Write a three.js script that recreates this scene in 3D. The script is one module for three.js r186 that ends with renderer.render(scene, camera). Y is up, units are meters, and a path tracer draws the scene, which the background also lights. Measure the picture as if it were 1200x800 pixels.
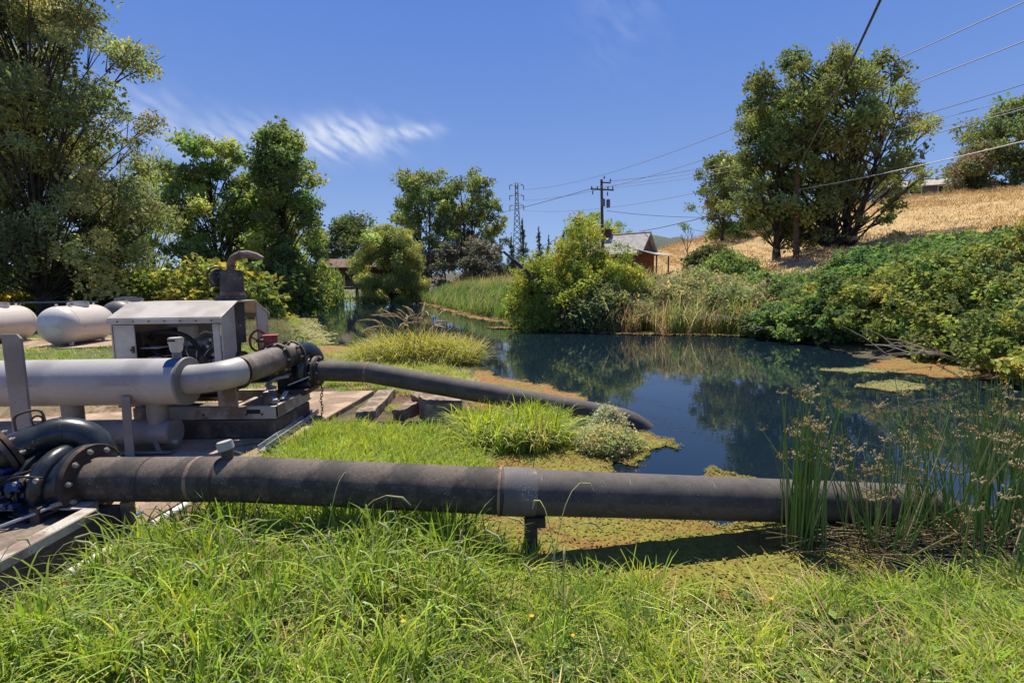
import * as THREE from 'three';
import { mergeGeometries } from 'three/addons/utils/BufferGeometryUtils.js';
import { RoundedBoxGeometry } from 'three/addons/geometries/RoundedBoxGeometry.js';

// ------------------------------------------------------------ camera, sky, sun, exposure
const scene = new THREE.Scene();
const camera = new THREE.PerspectiveCamera(67.38, 1024 / 682, 0.05, 4000);
camera.position.set(0, 1.87, 0);
camera.rotation.order = 'YXZ';
camera.rotation.set(-6.18 * Math.PI / 180, 0, -0.8 * Math.PI / 180);
scene.add(camera);

const renderer = new THREE.WebGLRenderer({ antialias: true });
renderer.setSize(1024, 682);
renderer.toneMapping = THREE.LinearToneMapping;
renderer.toneMappingExposure = 1.5;
renderer.shadowMap.enabled = true;

// seeded random and noise
function rngOf(seed) { let a = seed >>> 0; return () => { a = (a + 0x6D2B79F5) | 0; let t = Math.imul(a ^ (a >>> 15), 1 | a); t = (t + Math.imul(t ^ (t >>> 7), 61 | t)) ^ t; return ((t ^ (t >>> 14)) >>> 0) / 4294967296; }; }
function hash(x, y, z = 0) { let h = Math.imul(x | 0, 374761393) ^ Math.imul(y | 0, 668265263) ^ Math.imul(z | 0, 1274126177); h = Math.imul(h ^ (h >>> 13), 1274126177); return ((h ^ (h >>> 16)) >>> 0) / 4294967296; }
const fade = t => t * t * (3 - 2 * t);
function vnoise(x, y, per = 0, s = 0) {
  let xi = Math.floor(x), yi = Math.floor(y); const fx = fade(x - xi), fy = fade(y - yi);
  const m = v => per ? ((v % per) + per) % per : v;
  const a = hash(m(xi), m(yi), s), b = hash(m(xi + 1), m(yi), s), c = hash(m(xi), m(yi + 1), s), d = hash(m(xi + 1), m(yi + 1), s);
  return a + (b - a) * fx + (c - a) * fy + (a - b - c + d) * fx * fy;
}
function fbm(x, y, oct = 4, per = 0, s = 0) { let v = 0, a = 0.5, n = 0; for (let i = 0; i < oct; i++) { v += a * vnoise(x, y, per, s + i); n += a; x *= 2; y *= 2; per *= 2; a *= 0.5; } return v / n; }
const clamp = (v, a = 0, b = 1) => Math.min(b, Math.max(a, v));
const sm = (v, a, b) => fade(clamp((v - a) / (b - a)));
const lerp = (a, b, t) => a + (b - a) * t;

// the sky: clear summer blue with thin cirrus
{
  const W = 2048, H = 1024, data = new Float32Array(W * H * 4);
  // cirrus patches: [azimuth deg from -z towards +x, elevation deg, half width, half height, strength]
  const wisps = [[-17.5, 15.0, 6.0, 1.9, 1.0], [-10.5, 15.9, 3.4, 0.7, 0.7], [-27, 14, 6, 2.0, 0.55], [-35, 15, 5, 2.4, 0.36], [12, 27, 5, 6, 0.10], [70, 17, 12, 3, 0.5], [120, 22, 10, 3, 0.4], [-95, 16, 12, 3, 0.45], [170, 18, 14, 3, 0.4]];
  for (let j = 0; j < H; j++) {
    const el = ((j + 0.5) / H - 0.5) * 180, e = Math.max(0, el);
    const t = 1 - Math.exp(-e / 13), t2 = sm(e, 20, 80);
    for (let i = 0; i < W; i++) {
      const ang = ((i + 0.5) / W - 0.5) * 360; // atan2(z, x)
      let az = ang + 90; if (az > 180) az -= 360;
      let r = lerp(0.30, 0.050, t), g = lerp(0.42, 0.135, t), b = lerp(0.59, 0.435, t);
      r *= 1 - 0.35 * t2; g *= 1 - 0.35 * t2; b *= 1 - 0.25 * t2;
      if (el < 0) { r = 0.2; g = 0.25; b = 0.29; }
      let c = 0;
      if (el > 0 && el < 45) for (const [wa, we, hw, hh, st] of wisps) {
        let da = az - wa; if (da > 180) da -= 360; if (da < -180) da += 360;
        const u = da / hw, v = (el - we - da * 0.09) / hh, q = u * u + v * v;
        if (q < 4) {
          const wx = da * 0.55 + el * 0.75, wy = el * 0.42 - da * 0.30;
          const n = fbm(wx * 1.7 + 40 + fbm(wx, wy, 3) * 1.6, wy * 0.8 + 9, 5);
          c += st * Math.exp(-q * 1.3) * clamp((n - 0.30) * 2.6);
        }
      }
      c = clamp(c);
      const o = (j * W + i) * 4;
      data[o] = lerp(r, 0.57, c); data[o + 1] = lerp(g, 0.60, c); data[o + 2] = lerp(b, 0.67, c); data[o + 3] = 1;
    }
  }
  const sky = new THREE.DataTexture(data, W, H, THREE.RGBAFormat, THREE.FloatType);
  sky.mapping = THREE.EquirectangularReflectionMapping; sky.magFilter = THREE.LinearFilter; sky.minFilter = THREE.LinearFilter;
  sky.needsUpdate = true;
  scene.background = sky; scene.environment = sky;
  scene.backgroundIntensity = 1; scene.environmentIntensity = 1;
}
const sun = new THREE.DirectionalLight(new THREE.Color(1.0, 0.925, 0.78), 5.0);
const SUN = new THREE.Vector3(-0.06, 1, -0.44).normalize();
sun.position.copy(SUN).multiplyScalar(160).add(new THREE.Vector3(0, 0, -40));
sun.target.position.set(0, 0, -40); scene.add(sun); scene.add(sun.target);
sun.castShadow = true; sun.shadow.mapSize.set(4096, 4096);
Object.assign(sun.shadow.camera, { left: -110, right: 110, top: 110, bottom: -110, near: 1, far: 500 });

// ------------------------------------------------------------ helpers
const V = (x, y, z) => new THREE.Vector3(x, y, z);
const RGB = (r, g, b) => new THREE.Color().setRGB(r, g, b);
const counts = {};
function numbered(n) { const c = counts[n] = (counts[n] ?? -1) + 1; return c ? n + '_' + String(c).padStart(3, '0') : n; }
function shade(o) { o.castShadow = true; o.receiveShadow = true; return o; }
function thing(name, label, category, pos = [0, 0, 0], turn = 0, group) {
  const o = new THREE.Group(); o.name = numbered(name); o.position.set(...pos); o.rotation.y = turn;
  o.userData = { label, category }; if (group) o.userData.group = group; scene.add(o); return o;
}
function mesh(name, geo, mat, parent, label) { const m = shade(new THREE.Mesh(geo, mat)); m.name = name; if (label) m.userData.label = label; parent.add(m); return m; }
function single(name, label, category, geo, mat, group, kind) {
  const m = shade(new THREE.Mesh(geo, mat)); m.name = numbered(name); m.userData = { label, category };
  if (group) m.userData.group = group; if (kind) m.userData.kind = kind; scene.add(m); return m;
}
function structure(name, geo, mat) { const m = shade(new THREE.Mesh(geo, mat)); m.name = name; m.userData = { kind: 'structure' }; scene.add(m); return m; }
function plain(g) { g = g.index ? g.toNonIndexed() : g; const o = new THREE.BufferGeometry(); for (const k of ['position', 'normal', 'uv']) if (g.attributes[k]) o.setAttribute(k, g.attributes[k]); if (!o.attributes.uv) o.setAttribute('uv', new THREE.BufferAttribute(new Float32Array(o.attributes.position.count * 2), 2)); return o; }
const merge = list => mergeGeometries(list.map(plain));
function box(w, h, d, x = 0, y = 0, z = 0, rx = 0, ry = 0, rz = 0, bev = 0.006) {
  const g = bev ? new RoundedBoxGeometry(w, h, d, 1, Math.min(bev, w / 3, h / 3, d / 3)) : new THREE.BoxGeometry(w, h, d);
  // uv in metres from position
  const p = g.attributes.position, n = g.attributes.normal, uv = g.attributes.uv;
  for (let i = 0; i < p.count; i++) { const ax = Math.abs(n.getX(i)), ay = Math.abs(n.getY(i)), az = Math.abs(n.getZ(i)); if (ay >= ax && ay >= az) uv.setXY(i, p.getX(i), p.getZ(i)); else if (ax >= az) uv.setXY(i, p.getZ(i), p.getY(i)); else uv.setXY(i, p.getX(i), p.getY(i)); }
  g.applyMatrix4(new THREE.Matrix4().compose(V(x, y, z), new THREE.Quaternion().setFromEuler(new THREE.Euler(rx, ry, rz)), V(1, 1, 1)));
  return g;
}
// a round bar through points with a radius at each, uv in metres
function tube(pts, rad, seg = 12, caps = true) {
  const n = pts.length, R = Array.isArray(rad) ? rad : pts.map(() => rad);
  const pos = [], nor = [], uv = [], idx = []; let len = 0; let up = null;
  for (let i = 0; i < n; i++) {
    const a = pts[Math.max(0, i - 1)], b = pts[Math.min(n - 1, i + 1)], t = b.clone().sub(a).normalize();
    if (!up) { up = Math.abs(t.y) < 0.9 ? V(0, 1, 0) : V(1, 0, 0); }
    const s = new THREE.Vector3().crossVectors(t, up).normalize(); up = new THREE.Vector3().crossVectors(s, t).normalize();
    if (i) len += pts[i].distanceTo(pts[i - 1]);
    for (let k = 0; k <= seg; k++) {
      const an = k / seg * Math.PI * 2, c = Math.cos(an), d = Math.sin(an);
      const nx = s.x * c + up.x * d, ny = s.y * c + up.y * d, nz = s.z * c + up.z * d;
      pos.push(pts[i].x + nx * R[i], pts[i].y + ny * R[i], pts[i].z + nz * R[i]); nor.push(nx, ny, nz); uv.push(an * Math.max(R[0], 0.02), len);
    }
  }
  for (let i = 0; i < n - 1; i++) for (let k = 0; k < seg; k++) { const a = i * (seg + 1) + k, b = a + seg + 1; idx.push(a, b, a + 1, b, b + 1, a + 1); }
  if (caps) for (const e of [0, n - 1]) {
    const t = pts[e].clone().sub(pts[e ? e - 1 : 1]).normalize(), c0 = pos.length / 3;
    pos.push(pts[e].x, pts[e].y, pts[e].z); nor.push(t.x, t.y, t.z); uv.push(0, 0);
    for (let k = 0; k <= seg; k++) { const q = (e * (seg + 1) + k) * 3; pos.push(pos[q], pos[q + 1], pos[q + 2]); nor.push(t.x, t.y, t.z); uv.push((pos[q] - pts[e].x), (pos[q + 1] - pts[e].y)); }
    for (let k = 0; k < seg; k++) e ? idx.push(c0, c0 + 2 + k, c0 + 1 + k) : idx.push(c0, c0 + 1 + k, c0 + 2 + k);
  }
  const g = new THREE.BufferGeometry(); g.setAttribute('position', new THREE.Float32BufferAttribute(pos, 3)); g.setAttribute('normal', new THREE.Float32BufferAttribute(nor, 3)); g.setAttribute('uv', new THREE.Float32BufferAttribute(uv, 2)); g.setIndex(idx); return g;
}
const rod = (a, b, r, seg = 10) => tube([V(...a), V(...b)], r, seg);
const curve = (pts, n = 16) => new THREE.CatmullRomCurve3(pts.map(p => V(...p)), false, 'centripetal').getPoints(n);
// a disc with thickness, its axis along dir
function disc(c, dir, r, th, seg = 28) { const d = V(...dir).normalize().multiplyScalar(th / 2), p = V(...c); return tube([p.clone().sub(d), p.clone().sub(d.clone().multiplyScalar(0.8)), p.clone().add(d.clone().multiplyScalar(0.8)), p.clone().add(d)], [r * 0.985, r, r, r * 0.985], seg); }
function ring(c, dir, r, tubeR, seg = 28) { const g = new THREE.TorusGeometry(r, tubeR, 8, seg); g.applyQuaternion(new THREE.Quaternion().setFromUnitVectors(V(0, 0, 1), V(...dir).normalize())); g.translate(...c); return g; }
function extrude(pts, depth, bev = 0.004) { const s = new THREE.Shape(pts.map(p => new THREE.Vector2(...p))); return new THREE.ExtrudeGeometry(s, { depth, bevelEnabled: bev > 0, bevelSize: bev, bevelThickness: bev, bevelSegments: 1 }); }

// ------------------------------------------------------------ procedural textures and materials
function texture(n, fn, rep = 1, srgb = true) {
  const d = new Uint8Array(n * n * 4);
  for (let j = 0; j < n; j++) for (let i = 0; i < n; i++) { const c = fn(i / n, j / n), o = (j * n + i) * 4; for (let k = 0; k < 3; k++) { let v = c[k]; if (srgb) v = v <= 0.0031308 ? v * 12.92 : 1.055 * Math.pow(v, 1 / 2.4) - 0.055; d[o + k] = clamp(v) * 255; } d[o + 3] = 255; }
  const t = new THREE.DataTexture(d, n, n); t.wrapS = t.wrapT = THREE.RepeatWrapping; t.magFilter = THREE.LinearFilter; t.minFilter = THREE.LinearMipmapLinearFilter; t.generateMipmaps = true;
  t.repeat.set(rep, rep); if (srgb) t.colorSpace = THREE.SRGBColorSpace; t.needsUpdate = true; return t;
}
const mixc = (a, b, t) => [lerp(a[0], b[0], t), lerp(a[1], b[1], t), lerp(a[2], b[2], t)];
const grey = v => [v, v, v];
// speckled surface: base colour, patches of a second colour, fine grain and light specks
function surface({ base, patch, amt = 0.5, scale = 6, grain = 0.12, specks = 0, speck = [0.6, 0.58, 0.55], rep = 1, n = 256, streak = 0, seed = 0 }) {
  return texture(n, (u, v) => {
    const su = streak ? u * scale * 3 : u * scale, sv = streak ? v * Math.max(2, Math.round(scale / 3)) : v * scale;
    const p = sm(fbm(u * scale, v * scale, 5, scale, seed), 0.5 - amt * 0.3, 0.75 - amt * 0.2);
    const q = streak ? sm(fbm(su, sv, 3, 0, seed + 9), 0.45, 0.8) * streak : 0;
    let c = mixc(base, patch, clamp(p + q));
    const g = 1 + (vnoise(u * 128, v * 128, 128, seed + 3) - 0.5) * grain * 2 + (fbm(u * 24, v * 24, 3, 24, seed + 5) - 0.5) * grain * 2;
    c = c.map(k => k * g);
    if (specks) { const s = vnoise(u * 128, v * 128, 128, seed + 7) * (0.6 + 0.6 * vnoise(u * 9, v * 9, 9, seed + 8)); if (s > 1.0 - specks) c = mixc(c, speck, 0.85); }
    return c;
  }, rep);
}
const bumpTex = (scale, rep, seed = 0) => texture(256, (u, v) => grey(fbm(u * scale, v * scale, 5, scale, seed)), rep, false);
const B16 = bumpTex(16, 1, 4), B8 = bumpTex(8, 1, 6);
const std = (o) => new THREE.MeshStandardMaterial(o);
const M = {};
M.pipeDusty = std({ map: surface({ base: [0.048, 0.039, 0.034], patch: [0.11, 0.085, 0.066], amt: 0.42, scale: 5, grain: 0.3, specks: 0.10, speck: [0.32, 0.27, 0.22], rep: 2, n: 512, seed: 1 }), roughness: 0.85, bumpMap: B16, bumpScale: 0.003 });
M.pipeBlack = std({ map: surface({ base: [0.060, 0.053, 0.050], patch: [0.092, 0.077, 0.068], amt: 0.4, scale: 4, grain: 0.16, specks: 0.035, speck: [0.45, 0.42, 0.38], rep: 1.6, n: 512, seed: 2 }), roughness: 0.8, bumpMap: B16, bumpScale: 0.0015 });
M.pipeCollar = std({ map: surface({ base: [0.11, 0.10, 0.098], patch: [0.16, 0.14, 0.13], amt: 0.4, scale: 4, grain: 0.12, specks: 0.06, rep: 1.6, seed: 3 }), roughness: 0.8 });
M.rust = std({ map: surface({ base: [0.095, 0.055, 0.036], patch: [0.038, 0.027, 0.022], amt: 0.5, scale: 7, grain: 0.3, rep: 2, seed: 4 }), roughness: 0.9, bumpMap: B16, bumpScale: 0.002 });
M.rustLight = std({ map: surface({ base: [0.25, 0.17, 0.12], patch: [0.12, 0.075, 0.05], amt: 0.5, scale: 7, grain: 0.3, rep: 2, seed: 5 }), roughness: 0.85 });
M.brownPaint = std({ map: surface({ base: [0.105, 0.082, 0.066], patch: [0.19, 0.15, 0.12], amt: 0.35, scale: 5, grain: 0.2, specks: 0.06, seed: 6 }), roughness: 0.6 });
M.grayPaint = std({ map: surface({ base: [0.36, 0.345, 0.325], patch: [0.28, 0.265, 0.25], amt: 0.3, scale: 4, grain: 0.05, specks: 0.03, speck: [0.16, 0.13, 0.1], n: 512, seed: 7 }), roughness: 0.5 });
M.grayDull = std({ map: surface({ base: [0.22, 0.208, 0.193], patch: [0.165, 0.153, 0.14], amt: 0.35, scale: 5, grain: 0.08, specks: 0.03, speck: [0.12, 0.1, 0.08], seed: 8 }), roughness: 0.55 });
M.housing = std({ map: surface({ base: [0.46, 0.425, 0.375], patch: [0.36, 0.32, 0.275], amt: 0.35, scale: 4, grain: 0.05, specks: 0.03, speck: [0.2, 0.16, 0.12], seed: 9 }), roughness: 0.5 });
M.skid = std({ map: surface({ base: [0.43, 0.39, 0.33], patch: [0.2, 0.14, 0.1], amt: 0.42, scale: 5, grain: 0.15, specks: 0.08, speck: [0.1, 0.06, 0.04], seed: 10 }), roughness: 0.65 });
M.tank = std({ map: surface({ base: [0.66, 0.615, 0.56], patch: [0.56, 0.49, 0.42], amt: 0.25, scale: 4, grain: 0.04, specks: 0.02, speck: [0.4, 0.25, 0.15], seed: 11 }), roughness: 0.4 });
M.concrete = std({ map: surface({ base: [0.38, 0.275, 0.19], patch: [0.23, 0.16, 0.108], amt: 0.5, scale: 4, grain: 0.2, specks: 0.09, speck: [0.12, 0.08, 0.055], rep: 0.8, n: 512, seed: 12 }), roughness: 0.92, bumpMap: B16, bumpScale: 0.004 });
M.concreteOld = std({ map: surface({ base: [0.30, 0.225, 0.16], patch: [0.14, 0.10, 0.07], amt: 0.5, scale: 5, grain: 0.25, specks: 0.06, rep: 1.5, seed: 13 }), roughness: 0.95, bumpMap: B16, bumpScale: 0.008 });
M.plinth = std({ map: surface({ base: [0.19, 0.145, 0.11], patch: [0.085, 0.065, 0.05], amt: 0.5, scale: 5, grain: 0.25, rep: 1.2, seed: 14 }), roughness: 0.95, bumpMap: B16, bumpScale: 0.006 });
M.pumpPaint = std({ map: surface({ base: [0.010, 0.015, 0.020], patch: [0.03, 0.034, 0.034], amt: 0.3, scale: 6, grain: 0.3, specks: 0.04, speck: [0.25, 0.25, 0.24], seed: 15 }), roughness: 0.3, bumpMap: B8, bumpScale: 0.002 });
M.pumpBlue = std({ map: surface({ base: [0.012, 0.045, 0.16], patch: [0.02, 0.028, 0.04], amt: 0.5, scale: 6, grain: 0.3, seed: 16 }), roughness: 0.4 });
M.ironDark = std({ map: surface({ base: [0.03, 0.028, 0.027], patch: [0.075, 0.055, 0.042], amt: 0.4, scale: 6, grain: 0.3, seed: 17 }), roughness: 0.6 });
M.steel = std({ color: RGB(0.45, 0.45, 0.44), roughness: 0.38, metalness: 0.75 });
M.boltSteel = std({ map: surface({ base: [0.42, 0.38, 0.33], patch: [0.2, 0.12, 0.07], amt: 0.4, scale: 6, grain: 0.2, seed: 18 }), roughness: 0.5, metalness: 0.3 });
M.red = std({ map: surface({ base: [0.30, 0.055, 0.035], patch: [0.17, 0.05, 0.035], amt: 0.5, scale: 6, grain: 0.2, specks: 0.05, seed: 19 }), roughness: 0.6 });
M.rustRed = std({ map: surface({ base: [0.15, 0.075, 0.06], patch: [0.26, 0.2, 0.18], amt: 0.4, scale: 6, grain: 0.25, rep: 2, seed: 20 }), roughness: 0.7 });
M.canister = std({ map: surface({ base: [0.045, 0.042, 0.042], patch: [0.085, 0.07, 0.06], amt: 0.4, scale: 6, grain: 0.2, specks: 0.04, seed: 21 }), roughness: 0.6 });
M.rubber = std({ color: RGB(0.015, 0.015, 0.016), roughness: 0.75 });
M.white = std({ map: surface({ base: [0.74, 0.72, 0.68], patch: [0.5, 0.45, 0.38], amt: 0.3, scale: 5, grain: 0.06, seed: 22 }), roughness: 0.5 });
M.beige = std({ color: RGB(0.50, 0.47, 0.38), roughness: 0.55 });
M.bluePaint = std({ color: RGB(0.04, 0.09, 0.20), roughness: 0.5 });
M.paper = std({ color: RGB(0.7, 0.7, 0.68), roughness: 0.7 });
M.hoseClear = std({ color: RGB(0.3, 0.27, 0.22), roughness: 0.5 });
M.greyPipe = std({ map: surface({ base: [0.30, 0.32, 0.35], patch: [0.17, 0.165, 0.165], amt: 0.4, scale: 5, grain: 0.15, rep: 1.5, seed: 23 }), roughness: 0.55 });
M.wood = std({ map: surface({ base: [0.085, 0.05, 0.032], patch: [0.14, 0.10, 0.07], amt: 0.4, scale: 6, grain: 0.25, streak: 0.5, rep: 0.6, seed: 24 }), roughness: 0.9 });
M.poleWood = std({ map: surface({ base: [0.15, 0.075, 0.042], patch: [0.085, 0.048, 0.03], amt: 0.4, scale: 6, grain: 0.25, streak: 0.4, rep: 0.6, seed: 25 }), roughness: 0.9 });
M.bark = std({ map: surface({ base: [0.075, 0.058, 0.045], patch: [0.032, 0.025, 0.02], amt: 0.5, scale: 8, grain: 0.4, streak: 0.4, rep: 0.7, seed: 26 }), roughness: 0.95 });
M.deadWood = std({ map: surface({ base: [0.32, 0.27, 0.21], patch: [0.17, 0.135, 0.1], amt: 0.4, scale: 6, grain: 0.25, streak: 0.4, rep: 2, seed: 27 }), roughness: 0.9 });
M.roofGray = std({ map: surface({ base: [0.40, 0.375, 0.35], patch: [0.31, 0.285, 0.26], amt: 0.4, scale: 10, grain: 0.18, rep: 0.25, seed: 28 }), roughness: 0.9 });
M.roofBrown = std({ map: surface({ base: [0.20, 0.125, 0.085], patch: [0.12, 0.08, 0.06], amt: 0.4, scale: 10, grain: 0.25, rep: 0.25, seed: 29 }), roughness: 0.95 });
M.redBarn = std({ map: surface({ base: [0.15, 0.05, 0.035], patch: [0.085, 0.042, 0.032], amt: 0.4, scale: 6, grain: 0.25, streak: 0.4, rep: 0.3, seed: 30 }), roughness: 0.9 });
M.barnStone = std({ map: surface({ base: [0.16, 0.105, 0.08], patch: [0.075, 0.05, 0.042], amt: 0.5, scale: 12, grain: 0.35, rep: 0.3, seed: 31 }), roughness: 0.95 });
M.houseWall = std({ map: surface({ base: [0.19, 0.20, 0.205], patch: [0.16, 0.165, 0.17], amt: 0.3, scale: 4, grain: 0.06, rep: 0.3, seed: 32 }), roughness: 0.85 });
M.glassDark = std({ color: RGB(0.03, 0.035, 0.04), roughness: 0.08 });
M.wire = std({ color: RGB(0.045, 0.045, 0.05), roughness: 0.6 });
M.wirePale = std({ color: RGB(0.42, 0.42, 0.42), roughness: 0.5 });
M.galv = std({ color: RGB(0.16, 0.165, 0.17), roughness: 0.6, metalness: 0.2 });
M.stone = std({ map: surface({ base: [0.22, 0.18, 0.15], patch: [0.10, 0.08, 0.07], amt: 0.5, scale: 10, grain: 0.4, rep: 0.4, seed: 33 }), roughness: 0.95 });

// plants: colour comes from each copy
const leafMat = (rough = 0.6, tr = 0.35) => new THREE.MeshPhysicalMaterial({ color: RGB(1, 1, 1), roughness: rough, transmission: tr, thickness: 0, ior: 1.3, vertexColors: true, side: THREE.DoubleSide });
M.leaf = leafMat(1, 0.5); M.grass = leafMat(1, 0.5);
M.dry = std({ color: RGB(1, 1, 1), roughness: 0.95, side: THREE.DoubleSide }); M.straw = std({ color: RGB(1, 1, 1), roughness: 0.95, vertexColors: true, side: THREE.DoubleSide });

console.log('materials');

// ------------------------------------------------------------ terrain
const POND = [[-0.3, -7.3], [-0.4, -5], [-0.1, -3.7], [0.25, -3.1], [0.9, -2.85], [2.0, -2.88], [3.2, -3.0], [4.5, -3.0], [7, -2.8], [12, -3], [13, -5], [10.5, -6.5], [8.8, -8.2], [9.6, -9.85], [9.9, -11.6], [8.4, -12.4], [9.0, -14.7], [8.7, -18.1], [7.9, -18.9], [4.7, -20.1], [1.8, -21.8], [0.9, -25.4], [-2.1, -32.8], [-5, -43], [-12.5, -69], [-20, -97], [-30, -97], [-27.5, -84], [-22.8, -57], [-14.2, -32.7], [-8.2, -19.8], [-6.0, -16], [-4.7, -14.1], [-3.2, -14.4], [-1.3, -13.6], [-0.6, -11.5], [-0.6, -9.2]];
function segDist(x, z, P) {
  let d = 1e9, inside = false;
  for (let i = 0, j = P.length - 1; i < P.length; j = i++) {
    const [ax, az] = P[j], [bx, bz] = P[i], dx = bx - ax, dz = bz - az;
    const t = clamp(((x - ax) * dx + (z - az) * dz) / (dx * dx + dz * dz));
    d = Math.min(d, Math.hypot(x - ax - dx * t, z - az - dz * t));
    if ((az > z) !== (bz > z) && x < (bx - ax) * (z - az) / (bz - az) + ax) inside = !inside;
  }
  return inside ? -d : d;
}
const HILL = [[-1e3, 0], [8, 0], [12, 1.3], [20, 4.5], [26, 6.2], [40, 11.0], [60, 14.0], [80, 15.2], [2e3, 15.6]];
function hill(x) { for (let i = 1; i < HILL.length; i++) if (x < HILL[i][0]) { const [a, ya] = HILL[i - 1], [b, yb] = HILL[i], t = (x - a) / (b - a); return lerp(ya, yb, t); } return 15.6; }
const hillS = x => (hill(x - 3) + hill(x - 1.5) + 2 * hill(x) + hill(x + 1.5) + hill(x + 3)) / 6;
const PAD = [[-2.37, -8.55], [-4.3, -8.5], [-5.3, -7.35], [-7, -6.95], [-9.5, -6.9], [-9.5, -0.6], [-3.05, -0.6], [-2.86, -3.2], [-2.66, -5.3]];
function height(x, z) {
  const s = segDist(x, z, POND);
  if (s < 0) return -0.015 - Math.min(1.1, -s * 0.3);
  const side = x - (3 + (z + 10) * 0.3), right = sm(side, -2, 3) * sm(z, -8, -12) + (z > -8 ? sm(x, 9, 12) : 0) * sm(z, -12, -8);
  let y = 0.09 * sm(s, 0, 0.9) + 0.05 * sm(s, 0.8, 3);
  y += (1 - right) * (0.16 * sm(s, 3, 9) + 0.6 * sm(s, 8, 40));
  y += right * Math.max(1.2 * sm(s, 0.2, 5) * sm(z, -16, -30), hillS(x) * sm(s, 0, 7) * lerp(0.62, 1, sm(-z, 25, 85)));
  y += (fbm(x * 0.7, z * 0.7, 3) - 0.5) * 0.1 * sm(s, 0.2, 2) + (fbm(x * 0.12, z * 0.12, 3) - 0.5) * 0.9 * sm(s, 8, 30);
  y += 26 * sm(Math.hypot(x, z), 450, 900) * fbm(x * 0.004 + 3, z * 0.004, 3);
  const p = segDist(x, z, PAD); if (p < 0.5) y = Math.min(y, lerp(0.06, y, sm(p, -0.05, 0.5)));
  return y;
}
{
  const NX = 330, NZ = 330, A = 4.1, K = 6.1, pos = [], col = [], uv = [], idx = [];
  for (let j = 0; j <= NZ; j++) for (let i = 0; i <= NX; i++) {
    const x = A * Math.sinh(K * (i / NX * 2 - 1)), z = -5 - A * Math.sinh(K * (j / NZ * 1.5 - 0.5));
    pos.push(x, height(x, z), z); uv.push(x * 0.5, z * 0.5);
    const s = segDist(x, z, POND), side = x - (3 + (z + 10) * 0.3), n = fbm(x * 0.5 + 7, z * 0.5, 4), n2 = fbm(x * 1.7, z * 1.7 + 5, 3);
    let c = mixc([0.105, 0.12, 0.032], [0.20, 0.155, 0.07], sm(n, 0.48, 0.66));           // lawn, some of it dry
    if (z > -9 && x > -4) c = mixc([0.10, 0.085, 0.04], [0.15, 0.085, 0.055], sm(n2, 0.45, 0.65)); // bank soil
    if (z < -8 && side > 0 || z >= -8 && x > 8) c = mixc([0.09, 0.075, 0.038], [0.50, 0.345, 0.15], sm(x + z * 0.02 + n * 4, 12, 16));
    const lp = segDist(x, z, PAD); if (lp < 1.2 && x < -4) c = mixc([0.34, 0.24, 0.15], c, sm(lp + n * 1.2, 0.4, 1.5));
    c = mixc(c, [0.055, 0.048, 0.022], 1 - sm(s, -0.1, 0.25)); if (s < -0.1) c = [0.03, 0.03, 0.014];
    const v = 0.85 + 0.3 * n2; col.push(c[0] * v, c[1] * v, c[2] * v);
  }
  for (let j = 0; j < NZ; j++) for (let i = 0; i < NX; i++) { const a = j * (NX + 1) + i, b = a + NX + 1; idx.push(a, a + 1, b, b, a + 1, b + 1); }
  const g = new THREE.BufferGeometry(); g.setAttribute('position', new THREE.Float32BufferAttribute(pos, 3)); g.setAttribute('color', new THREE.Float32BufferAttribute(col, 3)); g.setAttribute('uv', new THREE.Float32BufferAttribute(uv, 2)); g.setIndex(idx); g.computeVertexNormals();
  structure('ground', g, std({ vertexColors: true, map: surface({ base: [1, 1, 1], patch: [0.62, 0.6, 0.58], amt: 0.5, scale: 8, grain: 0.35, n: 512, seed: 40 }), roughness: 1, bumpMap: B16, bumpScale: 0.012 }));
}
// far wooded ridge seen under the oak
{
  const pos = [], idx = [], uv = [], N = 120;
  for (let i = 0; i <= N; i++) {
    const a = lerp(-1.0, 0.75, i / N), d = 900, x = Math.sin(a) * d, z = -Math.cos(a) * d;
    const hh = (44 + 62 * fbm(i * 0.06 + 2, 1.5, 4)) * (0.35 + 0.75 * sm(a, -0.2, 0.35));
    [[0.9, 0], [0.95, 0.62], [1, 1], [1.12, 0.75], [1.3, 0]].forEach(([q, f], k) => { pos.push(x * q, -4 + hh * f + (f ? 5 * hash(i, k, 3) : 0), z * q); uv.push(i, k); });
  }
  for (let i = 0; i < N; i++) for (let k = 0; k < 4; k++) { const a = i * 5 + k, b = a + 5; idx.push(a, b, a + 1, b, b + 1, a + 1); }
  const g = new THREE.BufferGeometry(); g.setAttribute('position', new THREE.Float32BufferAttribute(pos, 3)); g.setAttribute('uv', new THREE.Float32BufferAttribute(uv, 2)); g.setIndex(idx); g.computeVertexNormals();
  structure('hills', g, std({ map: surface({ base: [0.055, 0.075, 0.06], patch: [0.085, 0.095, 0.07], amt: 0.5, scale: 10, grain: 0.35, seed: 41 }), roughness: 1 }));
}
// pond
{
  const s = new THREE.Shape(POND.map(([x, z]) => { return new THREE.Vector2(x, -z); }));
  const g0 = new THREE.PlaneGeometry(60, 110, 1, 1); g0.rotateX(-Math.PI / 2); g0.translate(-12, 0, -52);
  const p = g0.attributes.position, u = g0.attributes.uv; for (let i = 0; i < p.count; i++) u.setXY(i, p.getX(i) * 0.35, p.getZ(i) * 0.35);
  const rip = texture(512, (a, b) => grey(0.6 * fbm(a * 6, b * 18, 3, 6, 50) + 0.4 * fbm(a * 20, b * 60, 2, 20, 51)), 1, false);
  structure('pond_water', g0, new THREE.MeshPhysicalMaterial({ color: RGB(0.006, 0.014, 0.023), roughness: 0.0, ior: 1.36, bumpMap: rip, bumpScale: 0.0006 }));
}

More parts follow.
